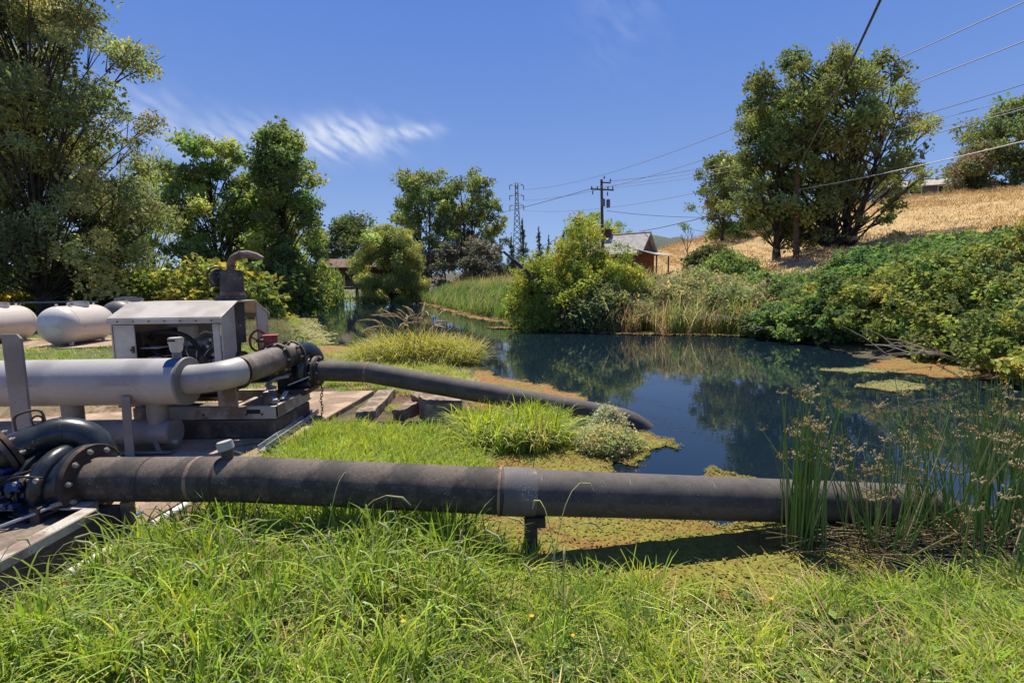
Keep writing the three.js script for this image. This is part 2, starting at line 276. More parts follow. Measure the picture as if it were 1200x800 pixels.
// ------------------------------------------------------------ floating algae
const algaeTex = surface({ base: [0.165, 0.155, 0.018], patch: [0.185, 0.105, 0.022], amt: 0.12, scale: 5, grain: 0.35, specks: 0.1, speck: [0.09, 0.105, 0.015], rep: 1, n: 512, seed: 60 });
const algaeOrange = surface({ base: [0.25, 0.118, 0.034], patch: [0.18, 0.135, 0.026], amt: 0.4, scale: 5, grain: 0.3, specks: 0.06, speck: [0.2, 0.22, 0.05], n: 512, seed: 61 });
const algaeGreen = surface({ base: [0.20, 0.21, 0.065], patch: [0.23, 0.17, 0.05], amt: 0.35, scale: 5, grain: 0.3, specks: 0.06, speck: [0.42, 0.45, 0.2], n: 512, seed: 62 });
const algaeMats = { yellow: std({ map: algaeTex, roughness: 0.95, bumpMap: B16, bumpScale: 0.02 }), orange: std({ map: algaeOrange, roughness: 0.95, bumpMap: B16, bumpScale: 0.015 }), green: std({ map: algaeGreen, roughness: 0.95, bumpMap: B16, bumpScale: 0.02 }) };
const speckGeo = new THREE.CircleGeometry(1, 6); speckGeo.rotateX(-Math.PI / 2);
function algae(label, poly, kind, cell, rough, specks, seed, y0 = 0.008, speckR = 0.006) {
  const xs = poly.map(p => p[0]), zs = poly.map(p => p[1]), x0 = Math.min(...xs) - rough, x1 = Math.max(...xs) + rough, z0 = Math.min(...zs) - rough, z1 = Math.max(...zs) + rough;
  const f = (x, z) => segDist(x, z, poly) + (fbm(x / rough * 0.9 + seed, z / rough * 0.9, 5) - 0.5) * rough * 2.2;
  const nx = Math.ceil((x1 - x0) / cell), nz = Math.ceil((z1 - z0) / cell), val = new Float32Array((nx + 1) * (nz + 1));
  for (let j = 0; j <= nz; j++) for (let i = 0; i <= nx; i++) val[j * (nx + 1) + i] = f(x0 + i * cell, z0 + j * cell);
  const pos = [], uv = []; const out = (x, z, v) => { pos.push(x, y0 + 0.018 * clamp(-v / 0.15) * fbm(x * 9, z * 9, 3), z); uv.push(x * 0.8, z * 0.8); };
  for (let j = 0; j < nz; j++) for (let i = 0; i < nx; i++) {   // marching triangles for a clean wavy edge
    const c = [[i, j], [i + 1, j], [i + 1, j + 1], [i, j + 1]].map(([a, b]) => [x0 + a * cell, z0 + b * cell, val[b * (nx + 1) + a]]);
    for (const t of [[c[0], c[3], c[2]], [c[0], c[2], c[1]]]) {
      const inn = []; for (let k = 0; k < 3; k++) { const p = t[k], q = t[(k + 1) % 3]; if (p[2] < 0) inn.push(p); if ((p[2] < 0) !== (q[2] < 0)) { const w = p[2] / (p[2] - q[2]); inn.push([lerp(p[0], q[0], w), lerp(p[1], q[1], w), 0]); } }
      for (let k = 1; k + 1 < inn.length; k++) { out(...inn[0]); out(...inn[k]); out(...inn[k + 1]); }
    }
  }
  const g = new THREE.BufferGeometry(); g.setAttribute('position', new THREE.Float32BufferAttribute(pos, 3)); g.setAttribute('uv', new THREE.Float32BufferAttribute(uv, 2)); g.computeVertexNormals();
  const m = thing('algae_mat', label, 'algae'); mesh('film', g, algaeMats[kind], m);
  if (specks) {
    const R = rngOf(seed * 31 + 5), list = []; let tries = 0;
    while (list.length < specks && tries++ < specks * 30) { const x = lerp(x0, x1, R()), z = lerp(z0, z1, R()), v = f(x, z); if (v < rough * 0.10 + (R() - 0.5) * 0.02 && R() < (v < -0.08 ? 0.25 : v < 0.01 ? 1 : 0.18)) list.push([x, z, v]); }
    const im = shade(new THREE.InstancedMesh(speckGeo, M.dry, list.length)); im.name = 'duckweed'; im.userData = { kind: 'stuff' };
    const mt = new THREE.Matrix4(), q = new THREE.Quaternion();
    const pal = { yellow: [[0.17, 0.145, 0.02], [0.18, 0.115, 0.022], [0.14, 0.14, 0.02]], orange: [[0.25, 0.125, 0.035], [0.2, 0.145, 0.03], [0.18, 0.16, 0.04]], green: [[0.22, 0.235, 0.08], [0.27, 0.26, 0.10], [0.22, 0.18, 0.05]] }[kind];
    list.forEach(([x, z, v], i) => { const r = speckR * (0.5 + R()); q.setFromEuler(new THREE.Euler((R() - 0.5) * 0.5, R() * 6, (R() - 0.5) * 0.5)); mt.compose(V(x, y0 + (v < 0 ? 0.020 : 0.002) + R() * 0.006, z), q, V(r * (1 + R()), 1, r)); im.setMatrixAt(i, mt); const c = pal[Math.floor(R() * 3)], k = 0.85 + 0.3 * R(); im.setColorAt(i, RGB(c[0] * k, c[1] * k, c[2] * k)); });
    m.add(im);
  }
  return m;
}
algae('broad yellow and orange algae mat between the two black pipes', [[-0.8, -7.1], [0.4, -6.65], [1.1, -6.4], [1.75, -6.45], [1.95, -5.95], [1.6, -5.55], [1.15, -5.15], [0.8, -4.85], [0.7, -4.2], [1.1, -3.98], [1.95, -3.85], [2.6, -3.5], [2.4, -2.75], [0.6, -2.65], [-0.5, -3.0], [-0.8, -5]], 'yellow', 0.035, 0.24, 16000, 3);
algae('orange algae shelf beside the seeded grass clump', [[-0.9, -11.8], [-0.35, -10.6], [0.5, -9.6], [1.2, -8.2], [1.1, -7.75], [0.5, -8.1], [-0.3, -7.4], [-1, -8]], 'orange', 0.06, 0.3, 5000, 4);
algae('brown algae patch on the water behind the pump', [[-6.5, -17], [-4.4, -15.9], [-3.4, -13.9], [-3.6, -13.3], [-5.2, -13.3], [-6.5, -15]], 'orange', 0.08, 0.3, 2500, 5);
algae('orange algae bed below the brambles', [[7.3, -10.7], [8.6, -11.9], [9.6, -12.6], [10.5, -11], [10.2, -9.6], [9.1, -9.2], [8.2, -9.9]], 'orange', 0.06, 0.35, 5000, 6);
algae('pale green lens of duckweed floating near the brambles', [[6.1, -8.95], [6.6, -9.3], [7.1, -9.4], [7.3, -8.95], [6.9, -8.55], [6.4, -8.5]], 'green', 0.04, 0.14, 4500, 7);
algae('thin pale algae tongue above the duckweed lens', [[6.6, -10.7], [7.5, -11.0], [8.2, -10.6], [7.6, -10.25], [6.9, -10.35]], 'green', 0.05, 0.2, 2500, 8);
algae('yellow algae strip along the tall grass bank', [[-14.7, -74], [-12, -69], [-4.5, -42.5], [-1.8, -32], [1.2, -25.5], [0.7, -23.6], [-2.6, -31], [-5.6, -42], [-9.6, -57]], 'orange', 0.25, 0.6, 3000, 9, 0.008, 0.05);
algae('small algae raft off the leafy willow bush', [[-1.2, -23.4], [0.9, -23.3], [0.9, -22.3], [-0.8, -22.5]], 'orange', 0.08, 0.3, 1500, 10, 0.008, 0.03);
algae('long algae strip in front of the cattails', [[2.2, -21.5], [5, -20.2], [8.4, -18.9], [8.9, -17.6], [7.6, -18.0], [4.4, -19.1], [2, -20.6]], 'orange', 0.1, 0.3, 3500, 11, 0.008, 0.03);
algae('algae fringe along the weedy left bank', [[-14.5, -33], [-8.6, -20.5], [-6.4, -16.8], [-6.0, -17.4], [-7.3, -20.5], [-12.4, -32]], 'green', 0.12, 0.5, 3000, 12, 0.008, 0.03);
algae('small yellow algae island past the pipe end', [[1.75, -4.75], [2.0, -5.0], [2.25, -4.7], [1.95, -4.45]], 'yellow', 0.03, 0.12, 1500, 13);
console.log('algae');

// ------------------------------------------------------------ concrete pad
{
  const s = new THREE.Shape(PAD.map(([x, z]) => new THREE.Vector2(x, -z)));
  const g = new THREE.ExtrudeGeometry(s, { depth: 0.24, bevelEnabled: true, bevelSize: 0.01, bevelThickness: 0.01, bevelSegments: 1 }); g.rotateX(-Math.PI / 2); g.translate(0, 0.13 - 0.24, 0);
  const pad = thing('concrete_pad', 'weathered tan concrete pad under the pumps', 'concrete pad'); mesh('slab', g, M.concrete, pad);
}
function chunk(w, h, d, seed) { const g = new THREE.BoxGeometry(w, h, d, 8, 3, 8), p = g.attributes.position; for (let i = 0; i < p.count; i++) { const x = p.getX(i), y = p.getY(i), z = p.getZ(i), k = hash(Math.round(x * 997), Math.round(y * 991), Math.round(z * 983) + seed); p.setXYZ(i, x + (k - 0.5) * 0.022, y + (hash(Math.round(x * 997), Math.round(z * 983), seed) - 0.5) * 0.02, z + (hash(Math.round(z * 983), Math.round(y * 991), seed) - 0.5) * 0.022); } g.computeVertexNormals(); const u = g.attributes.uv, nn = g.attributes.normal; for (let i = 0; i < p.count; i++) { Math.abs(nn.getY(i)) > 0.6 ? u.setXY(i, p.getX(i), p.getZ(i)) : Math.abs(nn.getX(i)) > 0.6 ? u.setXY(i, p.getZ(i), p.getY(i)) : u.setXY(i, p.getX(i), p.getY(i)); } return g; }
function concreteChunk(label, w, h, d, x, y, z, ry, rx, rz, seed, mat = M.concreteOld) { const m = single('concrete_block', label, 'concrete block', chunk(w, h, d, seed), mat, 'loose concrete pieces by the water'); m.position.set(x, y, z); m.rotation.set(rx, ry, rz); return m; }
concreteChunk('long narrow concrete kerb lying against the pad edge', 0.26, 0.2, 1.5, -2.02, 0.12, -7.5, 0.04, 0.0, 0.05, 1);
concreteChunk('broken concrete block under the sloping black pipe', 0.5, 0.36, 0.5, -1.0, 0.17, -6.9, 0.35, 0.05, -0.06, 2);
concreteChunk('thin tilted concrete strip beside the broken block', 0.18, 0.2, 0.85, -1.42, 0.15, -7.2, -0.3, 0.06, 0.1, 3);
concreteChunk('pale concrete slab behind the sloping black pipe', 0.7, 0.16, 0.45, -1.0, 0.15, -8.7, 0.2, 0, 0.03, 4, M.concrete);
concreteChunk('crumbled stone heap beside the broken block', 0.34, 0.2, 0.4, -1.22, 0.26, -7.3, 0.9, 0.25, 0.1, 5);

// ------------------------------------------------------------ near suction pipe
function boltRing(parent, c, dir, r, n, size, mat, phase = 0) {
  const d = V(...dir).normalize(), s = new THREE.Vector3().crossVectors(d, Math.abs(d.y) < 0.9 ? V(0, 1, 0) : V(1, 0, 0)).normalize(), u = new THREE.Vector3().crossVectors(s, d);
  for (let k = 0; k < n; k++) {
    const a = k / n * Math.PI * 2 + phase, p = V(...c).addScaledVector(s, Math.cos(a) * r).addScaledVector(u, Math.sin(a) * r);
    const g = tube([p.clone().addScaledVector(d, -size * 0.9), p.clone().addScaledVector(d, size * 0.9)], size, 6), g2 = tube([p.clone(), p.clone().addScaledVector(d, size * 1.7)], size * 0.5, 8);
    mesh('bolt', merge([g.toNonIndexed(), g2]), mat, parent);
  }
}
const creased = g => { g = g.toNonIndexed(); g.computeVertexNormals(); return g; };
{
  const t = thing('suction_pipe', 'long black pipe with a bolted flange and capped riser, on a steel post', 'pipe', [0, 0, 0], 0, 'black suction pipes');
  const R = 0.156;
  const A = V(-3.05, 0.515, -3.60), Bp = V(-1.9, 0.555, -3.46), C = V(-0.05, 0.475, -3.37), D = V(2.80, 0.172, -3.765);
  mesh('pipe_section', tube([A, A.clone().lerp(Bp, 0.5), A.clone().lerp(Bp, 0.94), Bp.clone().lerp(C, 0.04), Bp.clone().lerp(C, 0.5), C], R, 40), M.pipeDusty, t, 'dusty dark pipe length mottled with dirt');
  mesh('pipe_section', tube([C, C.clone().lerp(D, 0.5), D.clone().lerp(C, 0.05)], R * 0.99, 40), M.pipeBlack, t, 'smooth black pipe length with pale spots');
  const dir = D.clone().sub(C).normalize(), dB = C.clone().sub(Bp).normalize();
  mesh('coupling', tube([C.clone().addScaledVector(dB, -0.035), C.clone().addScaledVector(dir, 0.19)], R * 1.045, 40), M.pipeCollar, t);
  mesh('weld_seam', tube([C.clone().addScaledVector(dB, -0.055), C.clone().addScaledVector(dB, -0.036)], R * 1.06, 40), M.rustLight, t);
  mesh('elbow', tube(curve([[2.64, 0.189, -3.743], [3.06, 0.138, -3.80], [3.32, 0.06, -3.85], [3.53, -0.09, -3.89], [3.64, -0.32, -3.92], [3.67, -0.6, -3.93]], 22), R * 0.995, 40), M.pipeBlack, t);
  const dA = Bp.clone().sub(A).normalize();
  for (const [q, w, mat] of [[0.72, 0.03, M.rustLight], [0.885, 0.022, M.rust], [0.40, 0.012, M.rust]]) { const p = A.clone().lerp(Bp, q); mesh('weld_seam', tube([p.clone().addScaledVector(dA, -w / 2), p.clone().addScaledVector(dA, w / 2)], R * 1.012, 40), mat, t); }
  const F = A.clone().addScaledVector(dA, -0.015);
  mesh('flange', disc(F.toArray(), dA.toArray(), 0.255, 0.045, 40), M.rust, t);
  boltRing(t, F.clone().addScaledVector(dA, 0.02).toArray(), dA.toArray(), 0.212, 10, 0.02, M.boltSteel, 0.2);
  const rp = A.clone().lerp(Bp, 0.915);
  const riser = mesh('riser', rod([rp.x, rp.y + 0.14, rp.z], [rp.x - 0.008, rp.y + 0.235, rp.z], 0.038, 18), M.ironDark, t);
  mesh('cap', tube([V(rp.x - 0.006, rp.y + 0.213, rp.z), V(rp.x - 0.008, rp.y + 0.222, rp.z), V(rp.x - 0.017, rp.y + 0.263, rp.z), V(rp.x - 0.0185, rp.y + 0.271, rp.z)], [0.05, 0.054, 0.054, 0.047], 18), M.galvCap = std({ color: RGB(0.33, 0.35, 0.31), roughness: 0.6 }), riser);
}
{
  const t = thing('pipe_support', 'rusty steel post with angle bracket holding up the near black pipe', 'post', [0.11, 0, -3.30]);
  mesh('post', box(0.088, 0.62, 0.06, 0, 0.0, 0), M.ironDark, t);
  const b = mesh('bracket', merge([box(0.135, 0.012, 0.13, 0.03, 0.318, -0.03), box(0.135, 0.055, 0.01, 0.03, 0.287, 0.033)]), M.rust, t);
}

// ------------------------------------------------------------ near pump on its skid
{
  const pl = thing('concrete_plinth', 'dark concrete plinth under the pump beside the tall grass', 'plinth'); mesh('block', box(1.75, 0.20, 1.75, -3.72, 0.235, -2.72, 0, 0, 0, 0.02), M.plinth, pl);
  mesh('post', box(0.07, 0.24, 0.07, -2.80, 0.25, -3.56, 0, 0, 0, 0.01), M.concreteOld, pl, 'pale corner post');
  const t = thing('water_pump', 'glossy dark blue pump with a bolted flange and curved elbow on a steel skid', 'pump', [0, 0, 0], 0, 'water pumps');
  const ax = V(1, 0.02, 0.1).normalize(), c = V(-3.30, 0.50, -3.56);
  // volute: a snail made of a thickening ring round the pipe axis
  const pts = [], rad = []; const c0 = V(-3.27, 0.50, -3.57);
  for (let k = 0; k <= 34; k++) { const a = -0.4 + k / 34 * Math.PI * 2.05, r = 0.20 + 0.03 * k / 34; pts.push(V(c0.x + 0.02 * Math.sin(a), c0.y + Math.sin(a) * r, c0.z + Math.cos(a) * r)); rad.push(0.05 + 0.05 * k / 34); }
  mesh('volute', merge([tube(pts, rad, 20), disc([-3.27, 0.50, -3.57], [1, 0, 0], 0.21, 0.22, 36)]), M.pumpPaint, t);
  mesh('suction_neck', tube([V(-3.30, 0.505, -3.60), V(-3.18, 0.51, -3.605), V(-3.10, 0.513, -3.602)], [0.17, 0.165, 0.19], 32), M.pumpPaint, t);
  const fl = mesh('flange', disc([-3.105, 0.513, -3.603], [1, 0.035, 0.12], 0.255, 0.04, 40), M.pumpPaint, t);
  boltRing(t, [-3.125, 0.513, -3.603], [-1, -0.035, -0.12], 0.212, 10, 0.018, M.boltSteel, 0.2);
  const dis = curve([[-3.13, 0.46, -3.74], [-3.13, 0.60, -3.76], [-3.17, 0.715, -3.775], [-3.25, 0.80, -3.755], [-3.36, 0.835, -3.70], [-3.46, 0.81, -3.60], [-3.53, 0.765, -3.50]], 26);
  mesh('discharge_elbow', tube(dis, dis.map((_, i) => 0.118 - 0.006 * i / 26), 30), M.pumpPaint, t, 'smooth dark teal curved elbow');
  for (const i of [17]) { const d = dis[i + 1].clone().sub(dis[i]).normalize(); mesh('rib', tube([dis[i].clone().addScaledVector(d, -0.008), dis[i].clone().addScaledVector(d, 0.008)], 0.121, 30), M.pumpPaint, t); }
  const e = dis[26], ed = dis[26].clone().sub(dis[25]).normalize();
  mesh('flange', disc(e.toArray(), ed.toArray(), 0.165, 0.03, 36), M.rust, t); mesh('flange', disc(e.clone().addScaledVector(ed, 0.04).toArray(), ed.toArray(), 0.165, 0.03, 36), M.ironDark, t);
  mesh('discharge_pipe', tube([e.clone().addScaledVector(ed, 0.05), e.clone().addScaledVector(ed, 0.4)], 0.112, 28), M.pumpPaint, t);
  boltRing(t, e.clone().addScaledVector(ed, -0.02).toArray(), ed.clone().negate().toArray(), 0.142, 8, 0.016, M.boltSteel);
  const lug = mesh('lifting_eye', ring([-3.44, 0.955, -3.62], [0.8, 0, 0.6], 0.03, 0.007, 20), M.ironDark, t);
  mesh('lifting_eye', tube(curve([[-3.54, 0.88, -3.56], [-3.55, 0.99, -3.57], [-3.50, 1.02, -3.6], [-3.43, 1.02, -3.64], [-3.41, 0.93, -3.65]], 14), 0.009, 8), M.ironDark, t);
  // bearing frame, bolts, small lines
  mesh('bearing_frame', merge([tube([V(-3.35, 0.48, -3.56), V(-3.5, 0.48, -3.54), V(-3.95, 0.46, -3.5)], [0.19, 0.135, 0.12], 24), box(0.5, 0.06, 0.34, -3.5, 0.32, -3.46), box(0.06, 0.22, 0.26, -3.42, 0.42, -3.5)]), M.pumpPaint, t);
  for (let k = 0; k < 9; k++) { const a = k / 9 * Math.PI * 2; mesh('bolt', rod([-3.36, 0.50 + Math.sin(a) * 0.20, -3.57 + Math.cos(a) * 0.20], [-3.43, 0.50 + Math.sin(a) * 0.20, -3.57 + Math.cos(a) * 0.20], 0.018, 6), k % 3 ? M.boltSteel : M.pumpBlue, t); }
  { const R = rngOf(77); for (let k = 0; k < 26; k++) { const x = -3.2 - R() * 0.34, y = 0.42 + R() * 0.26, z = -3.36 - (y - 0.42) * 0.35 + R() * 0.05, L = 0.03 + R() * 0.05; mesh(k % 3 ? 'bolt' : 'fitting', rod([x, y, z - 0.05], [x + (R() - 0.5) * 0.04, y + (R() - 0.3) * 0.04, z + L], 0.009 + R() * 0.012, 6), k % 4 === 0 ? M.pumpBlue : k % 4 === 1 ? M.boltSteel : M.pumpPaint, t); } }
  mesh('bonnet', merge([box(0.2, 0.16, 0.2, -3.36, 0.56, -3.48, 0.2, 0.3, 0, 0.03), box(0.12, 0.2, 0.14, -3.5, 0.55, -3.42, 0, 0.2, 0, 0.03)]), M.pumpPaint, t);
  for (const [x, y, w] of [[-3.30, 0.62, 0.05], [-3.44, 0.60, 0.06], [-3.36, 0.50, 0.045]]) mesh('guard_plate', box(w, w * 0.7, 0.012, x, y, -3.355, -0.3, 0.2, 0.1, 0.003), M.pumpBlue, t);
  mesh('casing_cover', disc([-3.375, 0.50, -3.57], [1, 0, 0], 0.245, 0.03, 36), M.pumpPaint, t);
  mesh('name_plate', box(0.09, 0.07, 0.006, -3.38, 0.58, -3.325, -0.4, 0, 0, 0), M.pumpBlue, t);
  mesh('name_plate', box(0.08, 0.06, 0.006, -3.52, 0.53, -3.345, -0.3, 0.1, 0, 0), M.pumpBlue, t);
  mesh('brace_rod', tube([V(-3.12, 0.43, -3.36), V(-3.20, 0.405, -3.28), V(-3.42, 0.345, -3.08)], 0.012, 10), M.steel, t);
  mesh('bolt', rod([-3.10, 0.435, -3.375], [-3.15, 0.42, -3.34], 0.022, 6), M.boltSteel, t);
  mesh('pump_foot', merge([box(0.32, 0.05, 0.55, -3.23, 0.475 - 0.18, -3.42, 0, 0.1, 0), box(0.06, 0.16, 0.3, -3.22, 0.36, -3.42, 0, 0.1, 0)]), M.ironDark, t);
  for (const [a, b, cc] of [[[-3.1, 0.40, -3.34], [-3.25, 0.36, -3.28], [-3.4, 0.38, -3.3]], [[-3.12, 0.33, -3.36], [-3.22, 0.30, -3.28], [-3.28, 0.36, -3.27]], [[-3.3, 0.66, -3.4], [-3.45, 0.62, -3.32], [-3.6, 0.5, -3.36]], [[-3.2, 0.62, -3.36], [-3.34, 0.64, -3.32], [-3.48, 0.58, -3.33]]]) mesh('hose', tube(curve([a, b, cc], 12), 0.008, 8), M.rubber, t);
  const sk = mesh('skid_beam', merge([box(0.10, 0.012, 1.3, -2.90, 0.395, -2.72), box(0.012, 0.06, 1.3, -2.852, 0.366, -2.72, 0, 0, 0, 0.003)].concat([box(1.5, 0.012, 0.12, -3.7, 0.394, -3.42), box(1.5, 0.06, 0.012, -3.7, 0.366, -3.485, 0, 0, 0, 0.003)])), M.skid, t);
}

// ------------------------------------------------------------ gray manifold
{
  const t = thing('gray_manifold', 'wide gray painted header pipe on a smaller lower drum with plate legs', 'manifold');
  const y = 0.90, z = -5.45, R = 0.25;
  mesh('header_pipe', tube([V(-8.2, y, z), V(-6.5, y, z), V(-5, y, z), V(-3.52, y, z)], R, 48), M.grayPaint, t);
  mesh('end_plate', disc([-3.505, y, z], [1, 0, 0], R * 1.035, 0.03, 48), M.grayDull, t);
  mesh('lower_drum', tube([V(-7.5, 0.34, z), V(-5, 0.34, z), V(-3.70, 0.34, z)], 0.142, 36), M.grayDull, t);
  mesh('drum_cap', disc([-3.69, 0.34, z], [1, 0, 0], 0.146, 0.02, 36), M.grayDull, t);
  mesh('plug', rod([-3.69, 0.25, z + 0.06], [-3.645, 0.25, z + 0.06], 0.026, 8), M.galvCap, t);
  for (const x of [-4.78, -3.86]) { mesh('riser', tube([V(x, 0.42, z), V(x, 0.66, z), V(x, 0.72, z)], [0.1, 0.1, 0.118], 28), M.grayDull, t); }
  for (const x of [-4.0]) mesh('leg_plate', box(0.095, 0.66, 0.016, x, 0.465, z + 0.26, -0.05, 0, 0.02), M.grayDull, t);
  mesh('leg_plate', extrude([[-0.085, -0.95], [0.085, -0.95], [0.085, 0.36], [0.05, 0.4], [-0.085, 0.4]], 0.02).rotateY(0).translate(-4.62, 1.09, -4.72), M.grayDull, t);
  mesh('leg_plate', box(0.05, 0.14, 0.012, -3.80, 0.20, z + 0.13, 0, 0, 0.28), M.grayDull, t);
  mesh('leg_plate', box(0.05, 0.14, 0.012, -4.9, 0.20, z + 0.10, 0, 0, 0), M.grayDull, t);
  mesh('base_bar', box(1.5, 0.02, 0.05, -4.4, 0.165, z + 0.16), M.grayDull, t);
  mesh('blue_patch', tube([V(-3.665, y, z), V(-3.54, y, z)], R + 0.002, 48, false).toNonIndexed() && (() => { const g = new THREE.CylinderGeometry(R + 0.003, R + 0.003, 0.11, 24, 1, true, 0, 0.75); g.rotateZ(Math.PI / 2); g.rotateX(-0.8); g.translate(-3.59, y, z); return g; })(), M.bluePaint, t, 'blue painted patch on the header end');
  const st = mesh('riser', rod([-3.60, y + 0.2, z], [-3.60, y + 0.315, z], 0.045, 18), M.grayDull, t);
  const v = thing('air_valve', 'small beige air valve standing on the gray header pipe', 'valve', [-3.60, y + 0.315, z]);
  mesh('body', tube([V(0, 0, 0), V(0, 0.02, 0), V(0, 0.10, 0)], [0.042, 0.058, 0.068], 20), M.beige, v);
  mesh('cap', tube([V(0, 0.10, 0), V(0, 0.15, 0), V(0, 0.158, 0)], [0.074, 0.074, 0.065], 20), M.beige, v);
  mesh('slot', box(0.08, 0.02, 0.006, 0, 0.13, 0.074, 0, 0, 0, 0.001), M.rubber, v);
}
// discharge line from far pump to header
{
  const t = thing('discharge_pipe', 'bent pipe, half gray half brown, joining the header to the far pump', 'pipe');
  const p = curve([[-3.50, 0.915, -5.45], [-3.28, 0.93, -5.46], [-3.14, 0.95, -5.52], [-3.06, 0.965, -5.68]], 14), R = 0.158;
  mesh('gray_elbow', tube(p, R, 32), M.grayPaint, t);
  const a = p[14]; const b = V(-2.96, 1.0, -6.35);
  mesh('weld_seam', tube([a.clone(), a.clone().lerp(b, 0.02)], R * 1.012, 32), M.rustLight, t);
  mesh('brown_section', tube([a, a.clone().lerp(b, 0.5), b], R * 0.998, 32), M.brownPaint, t);
  mesh('flange', disc([-2.955, 1.0, -6.38], [0.13, 0.04, -1], 0.2, 0.04, 32), M.ironDark, t);
  boltRing(t, [-2.957, 1.0, -6.345], [-0.13, -0.04, 1], 0.178, 8, 0.016, M.boltSteel);
}
// ------------------------------------------------------------ far pump, engine skid and housing
{
  const pl = thing('concrete_plinth', 'brown concrete plinth under the engine housing skid', 'plinth'); mesh('block', box(1.70, 0.22, 0.98, -3.60, 0.25, -6.32, 0, 0, 0, 0.02), M.plinth, pl);
  const s = thing('steel_skid', 'cream steel channel skid carrying the engine housing', 'skid');
  for (const z of [-5.84, -6.84]) { mesh('channel', merge([box(1.66, 0.145, 0.012, -3.59, 0.445, z), box(1.66, 0.012, 0.07, -3.59, 0.513, z - 0.03), box(1.66, 0.012, 0.07, -3.59, 0.377, z - 0.03)]), M.skid, s); }
  for (const x of [-2.80, -3.25, -4.38]) mesh('cross_channel', merge([box(0.10, 0.012, 0.92, x, 0.518, -6.34), box(0.012, 0.14, 0.92, x + 0.045, 0.445, -6.34)]), M.skid, s);
  mesh('slot', box(0.16, 0.05, 0.006, -3.02, 0.46, -5.832, 0, 0, 0, 0.001), M.rubber, s);
  for (const x of [-3.6, -3.1, -2.92]) mesh('bolt', rod([x, 0.43, -5.85], [x, 0.43, -5.82], 0.012, 6), M.rust, s);
  mesh('tie_bar', box(0.06, 0.05, 0.8, -2.98, 0.56, -6.25, 0, 0.5, 0), M.greyPipe, s); mesh('tie_bar', box(0.05, 0.02, 0.5, -2.86, 0.56, -6.3, 0, 0.3, 0), M.white, s);
  mesh('bracket', extrude([[0, 0], [0.22, 0], [0.2, 0.3], [0.08, 0.3]], 0.01).translate(-3.42, 0.52, -5.86), M.skid, s, 'pale upright bracket plate');

  const h = thing('engine_housing', 'cream sheet metal engine housing with open side behind the gray pipe', 'engine housing');
  const xl = -4.62, xr = -3.36, zf = -5.88, zb = -7.02, yb = 0.52, ye = 1.56;
  const prof = [[zf, ye], [zf - 0.36, ye + 0.17], [zb + 0.36, ye + 0.17], [zb, ye]];
  // roof panels: front slope, top, back slope
  const roofW = xr - xl + 0.06, cx = (xl + xr) / 2;
  const slope = Math.atan2(0.17, 0.36), sl = Math.hypot(0.17, 0.36);
  mesh('roof_panel', box(roofW, 0.02, sl + 0.02, cx, ye + 0.085, zf - 0.18, slope, 0, 0), M.housing, h);
  mesh('roof_panel', box(roofW - 0.004, 0.02, 0.44, cx, ye + 0.17, (zf + zb) / 2), M.housing, h);
  mesh('roof_panel', box(roofW, 0.02, sl + 0.02, cx, ye + 0.085, zb + 0.18, -slope, 0, 0), M.housing, h);
  mesh('fascia', box(roofW + 0.006, 0.06, 0.025, cx, ye - 0.035, zf + 0.008), M.housing, h);
  mesh('fascia', box(roofW + 0.006, 0.06, 0.025, cx, ye - 0.035, zb - 0.008), M.housing, h);
  mesh('side_panel', box(0.27, 0.96, 0.02, xl + 0.138, 1.005, zf), M.housing, h);
  mesh('corner_post', box(0.075, 0.96, 0.03, xr - 0.045, 1.005, zf), M.housing, h);
  mesh('side_panel', box(0.44, 0.96, 0.02, xl + 0.22, 1.005, zb), M.housing, h);
  mesh('end_panel', box(0.02, 0.98, 1.12, xl, 1.0, (zf + zb) / 2), M.housing, h);
  for (let k = 0; k < 7; k++) mesh('rivet', rod([xl + 0.1 + k * 0.18, ye - 0.035, zf + 0.015], [xl + 0.1 + k * 0.18, ye - 0.035, zf + 0.027], 0.009, 6), M.rust, h);
  mesh('latch', merge([box(0.03, 0.08, 0.02, xl + 0.25, 1.2, zf + 0.02), rod([xl + 0.25, 1.2, zf + 0.03], [xl + 0.25, 1.2, zf + 0.06], 0.012, 8)]), M.ironDark, h); mesh('seam', box(0.008, 0.94, 0.006, xl + 0.03, 1.005, zf + 0.012, 0, 0, 0, 0), M.rustLight, h);
  // right end: front and back gable plates with the exhaust slot between
  const gf = extrude([[0, -0.45], [0.13, -0.45], [0.13, -0.13], [0.3, 0.12], [0.3, 1.2 - 0.01], [0.36, 1.2], [0, 1.03]].map(([a, b]) => [a, b]), 0.016, 0.002);
  const gableF = [[0, 0], [0.14, 0], [0.14, 0.42], [0.29, 0.62], [0.29, 1.17], [0.01, 1.03]];
  const gA = extrude(gableF, 0.016, 0.002); gA.rotateY(Math.PI / 2); gA.translate(xr, yb, zf - 0.005); mesh('end_panel', gA, M.housing, h);
  const gB = extrude(gableF.map(([a, b]) => [-a, b]).reverse(), 0.016, 0.002); gB.rotateY(Math.PI / 2); gB.translate(xr, yb, zb + 0.005); mesh('end_panel', gB, M.housing, h);

  const e = thing('diesel_engine', 'dark oily engine block with hoses inside the open housing', 'engine');
  mesh('block', merge([box(0.82, 0.45, 0.5, -3.95, 0.80, -6.45, 0, 0, 0, 0.03), box(0.7, 0.16, 0.34, -3.95, 1.10, -6.45, 0, 0, 0, 0.03)]), M.ironDark, e);
  mesh('oil_pan', box(0.72, 0.12, 0.36, -3.95, 0.6, -6.45, 0, 0, 0, 0.03), M.ironDark, e);
  mesh('flywheel', disc([-3.46, 0.86, -6.45], [1, 0, 0], 0.24, 0.08, 32), M.ironDark, e);
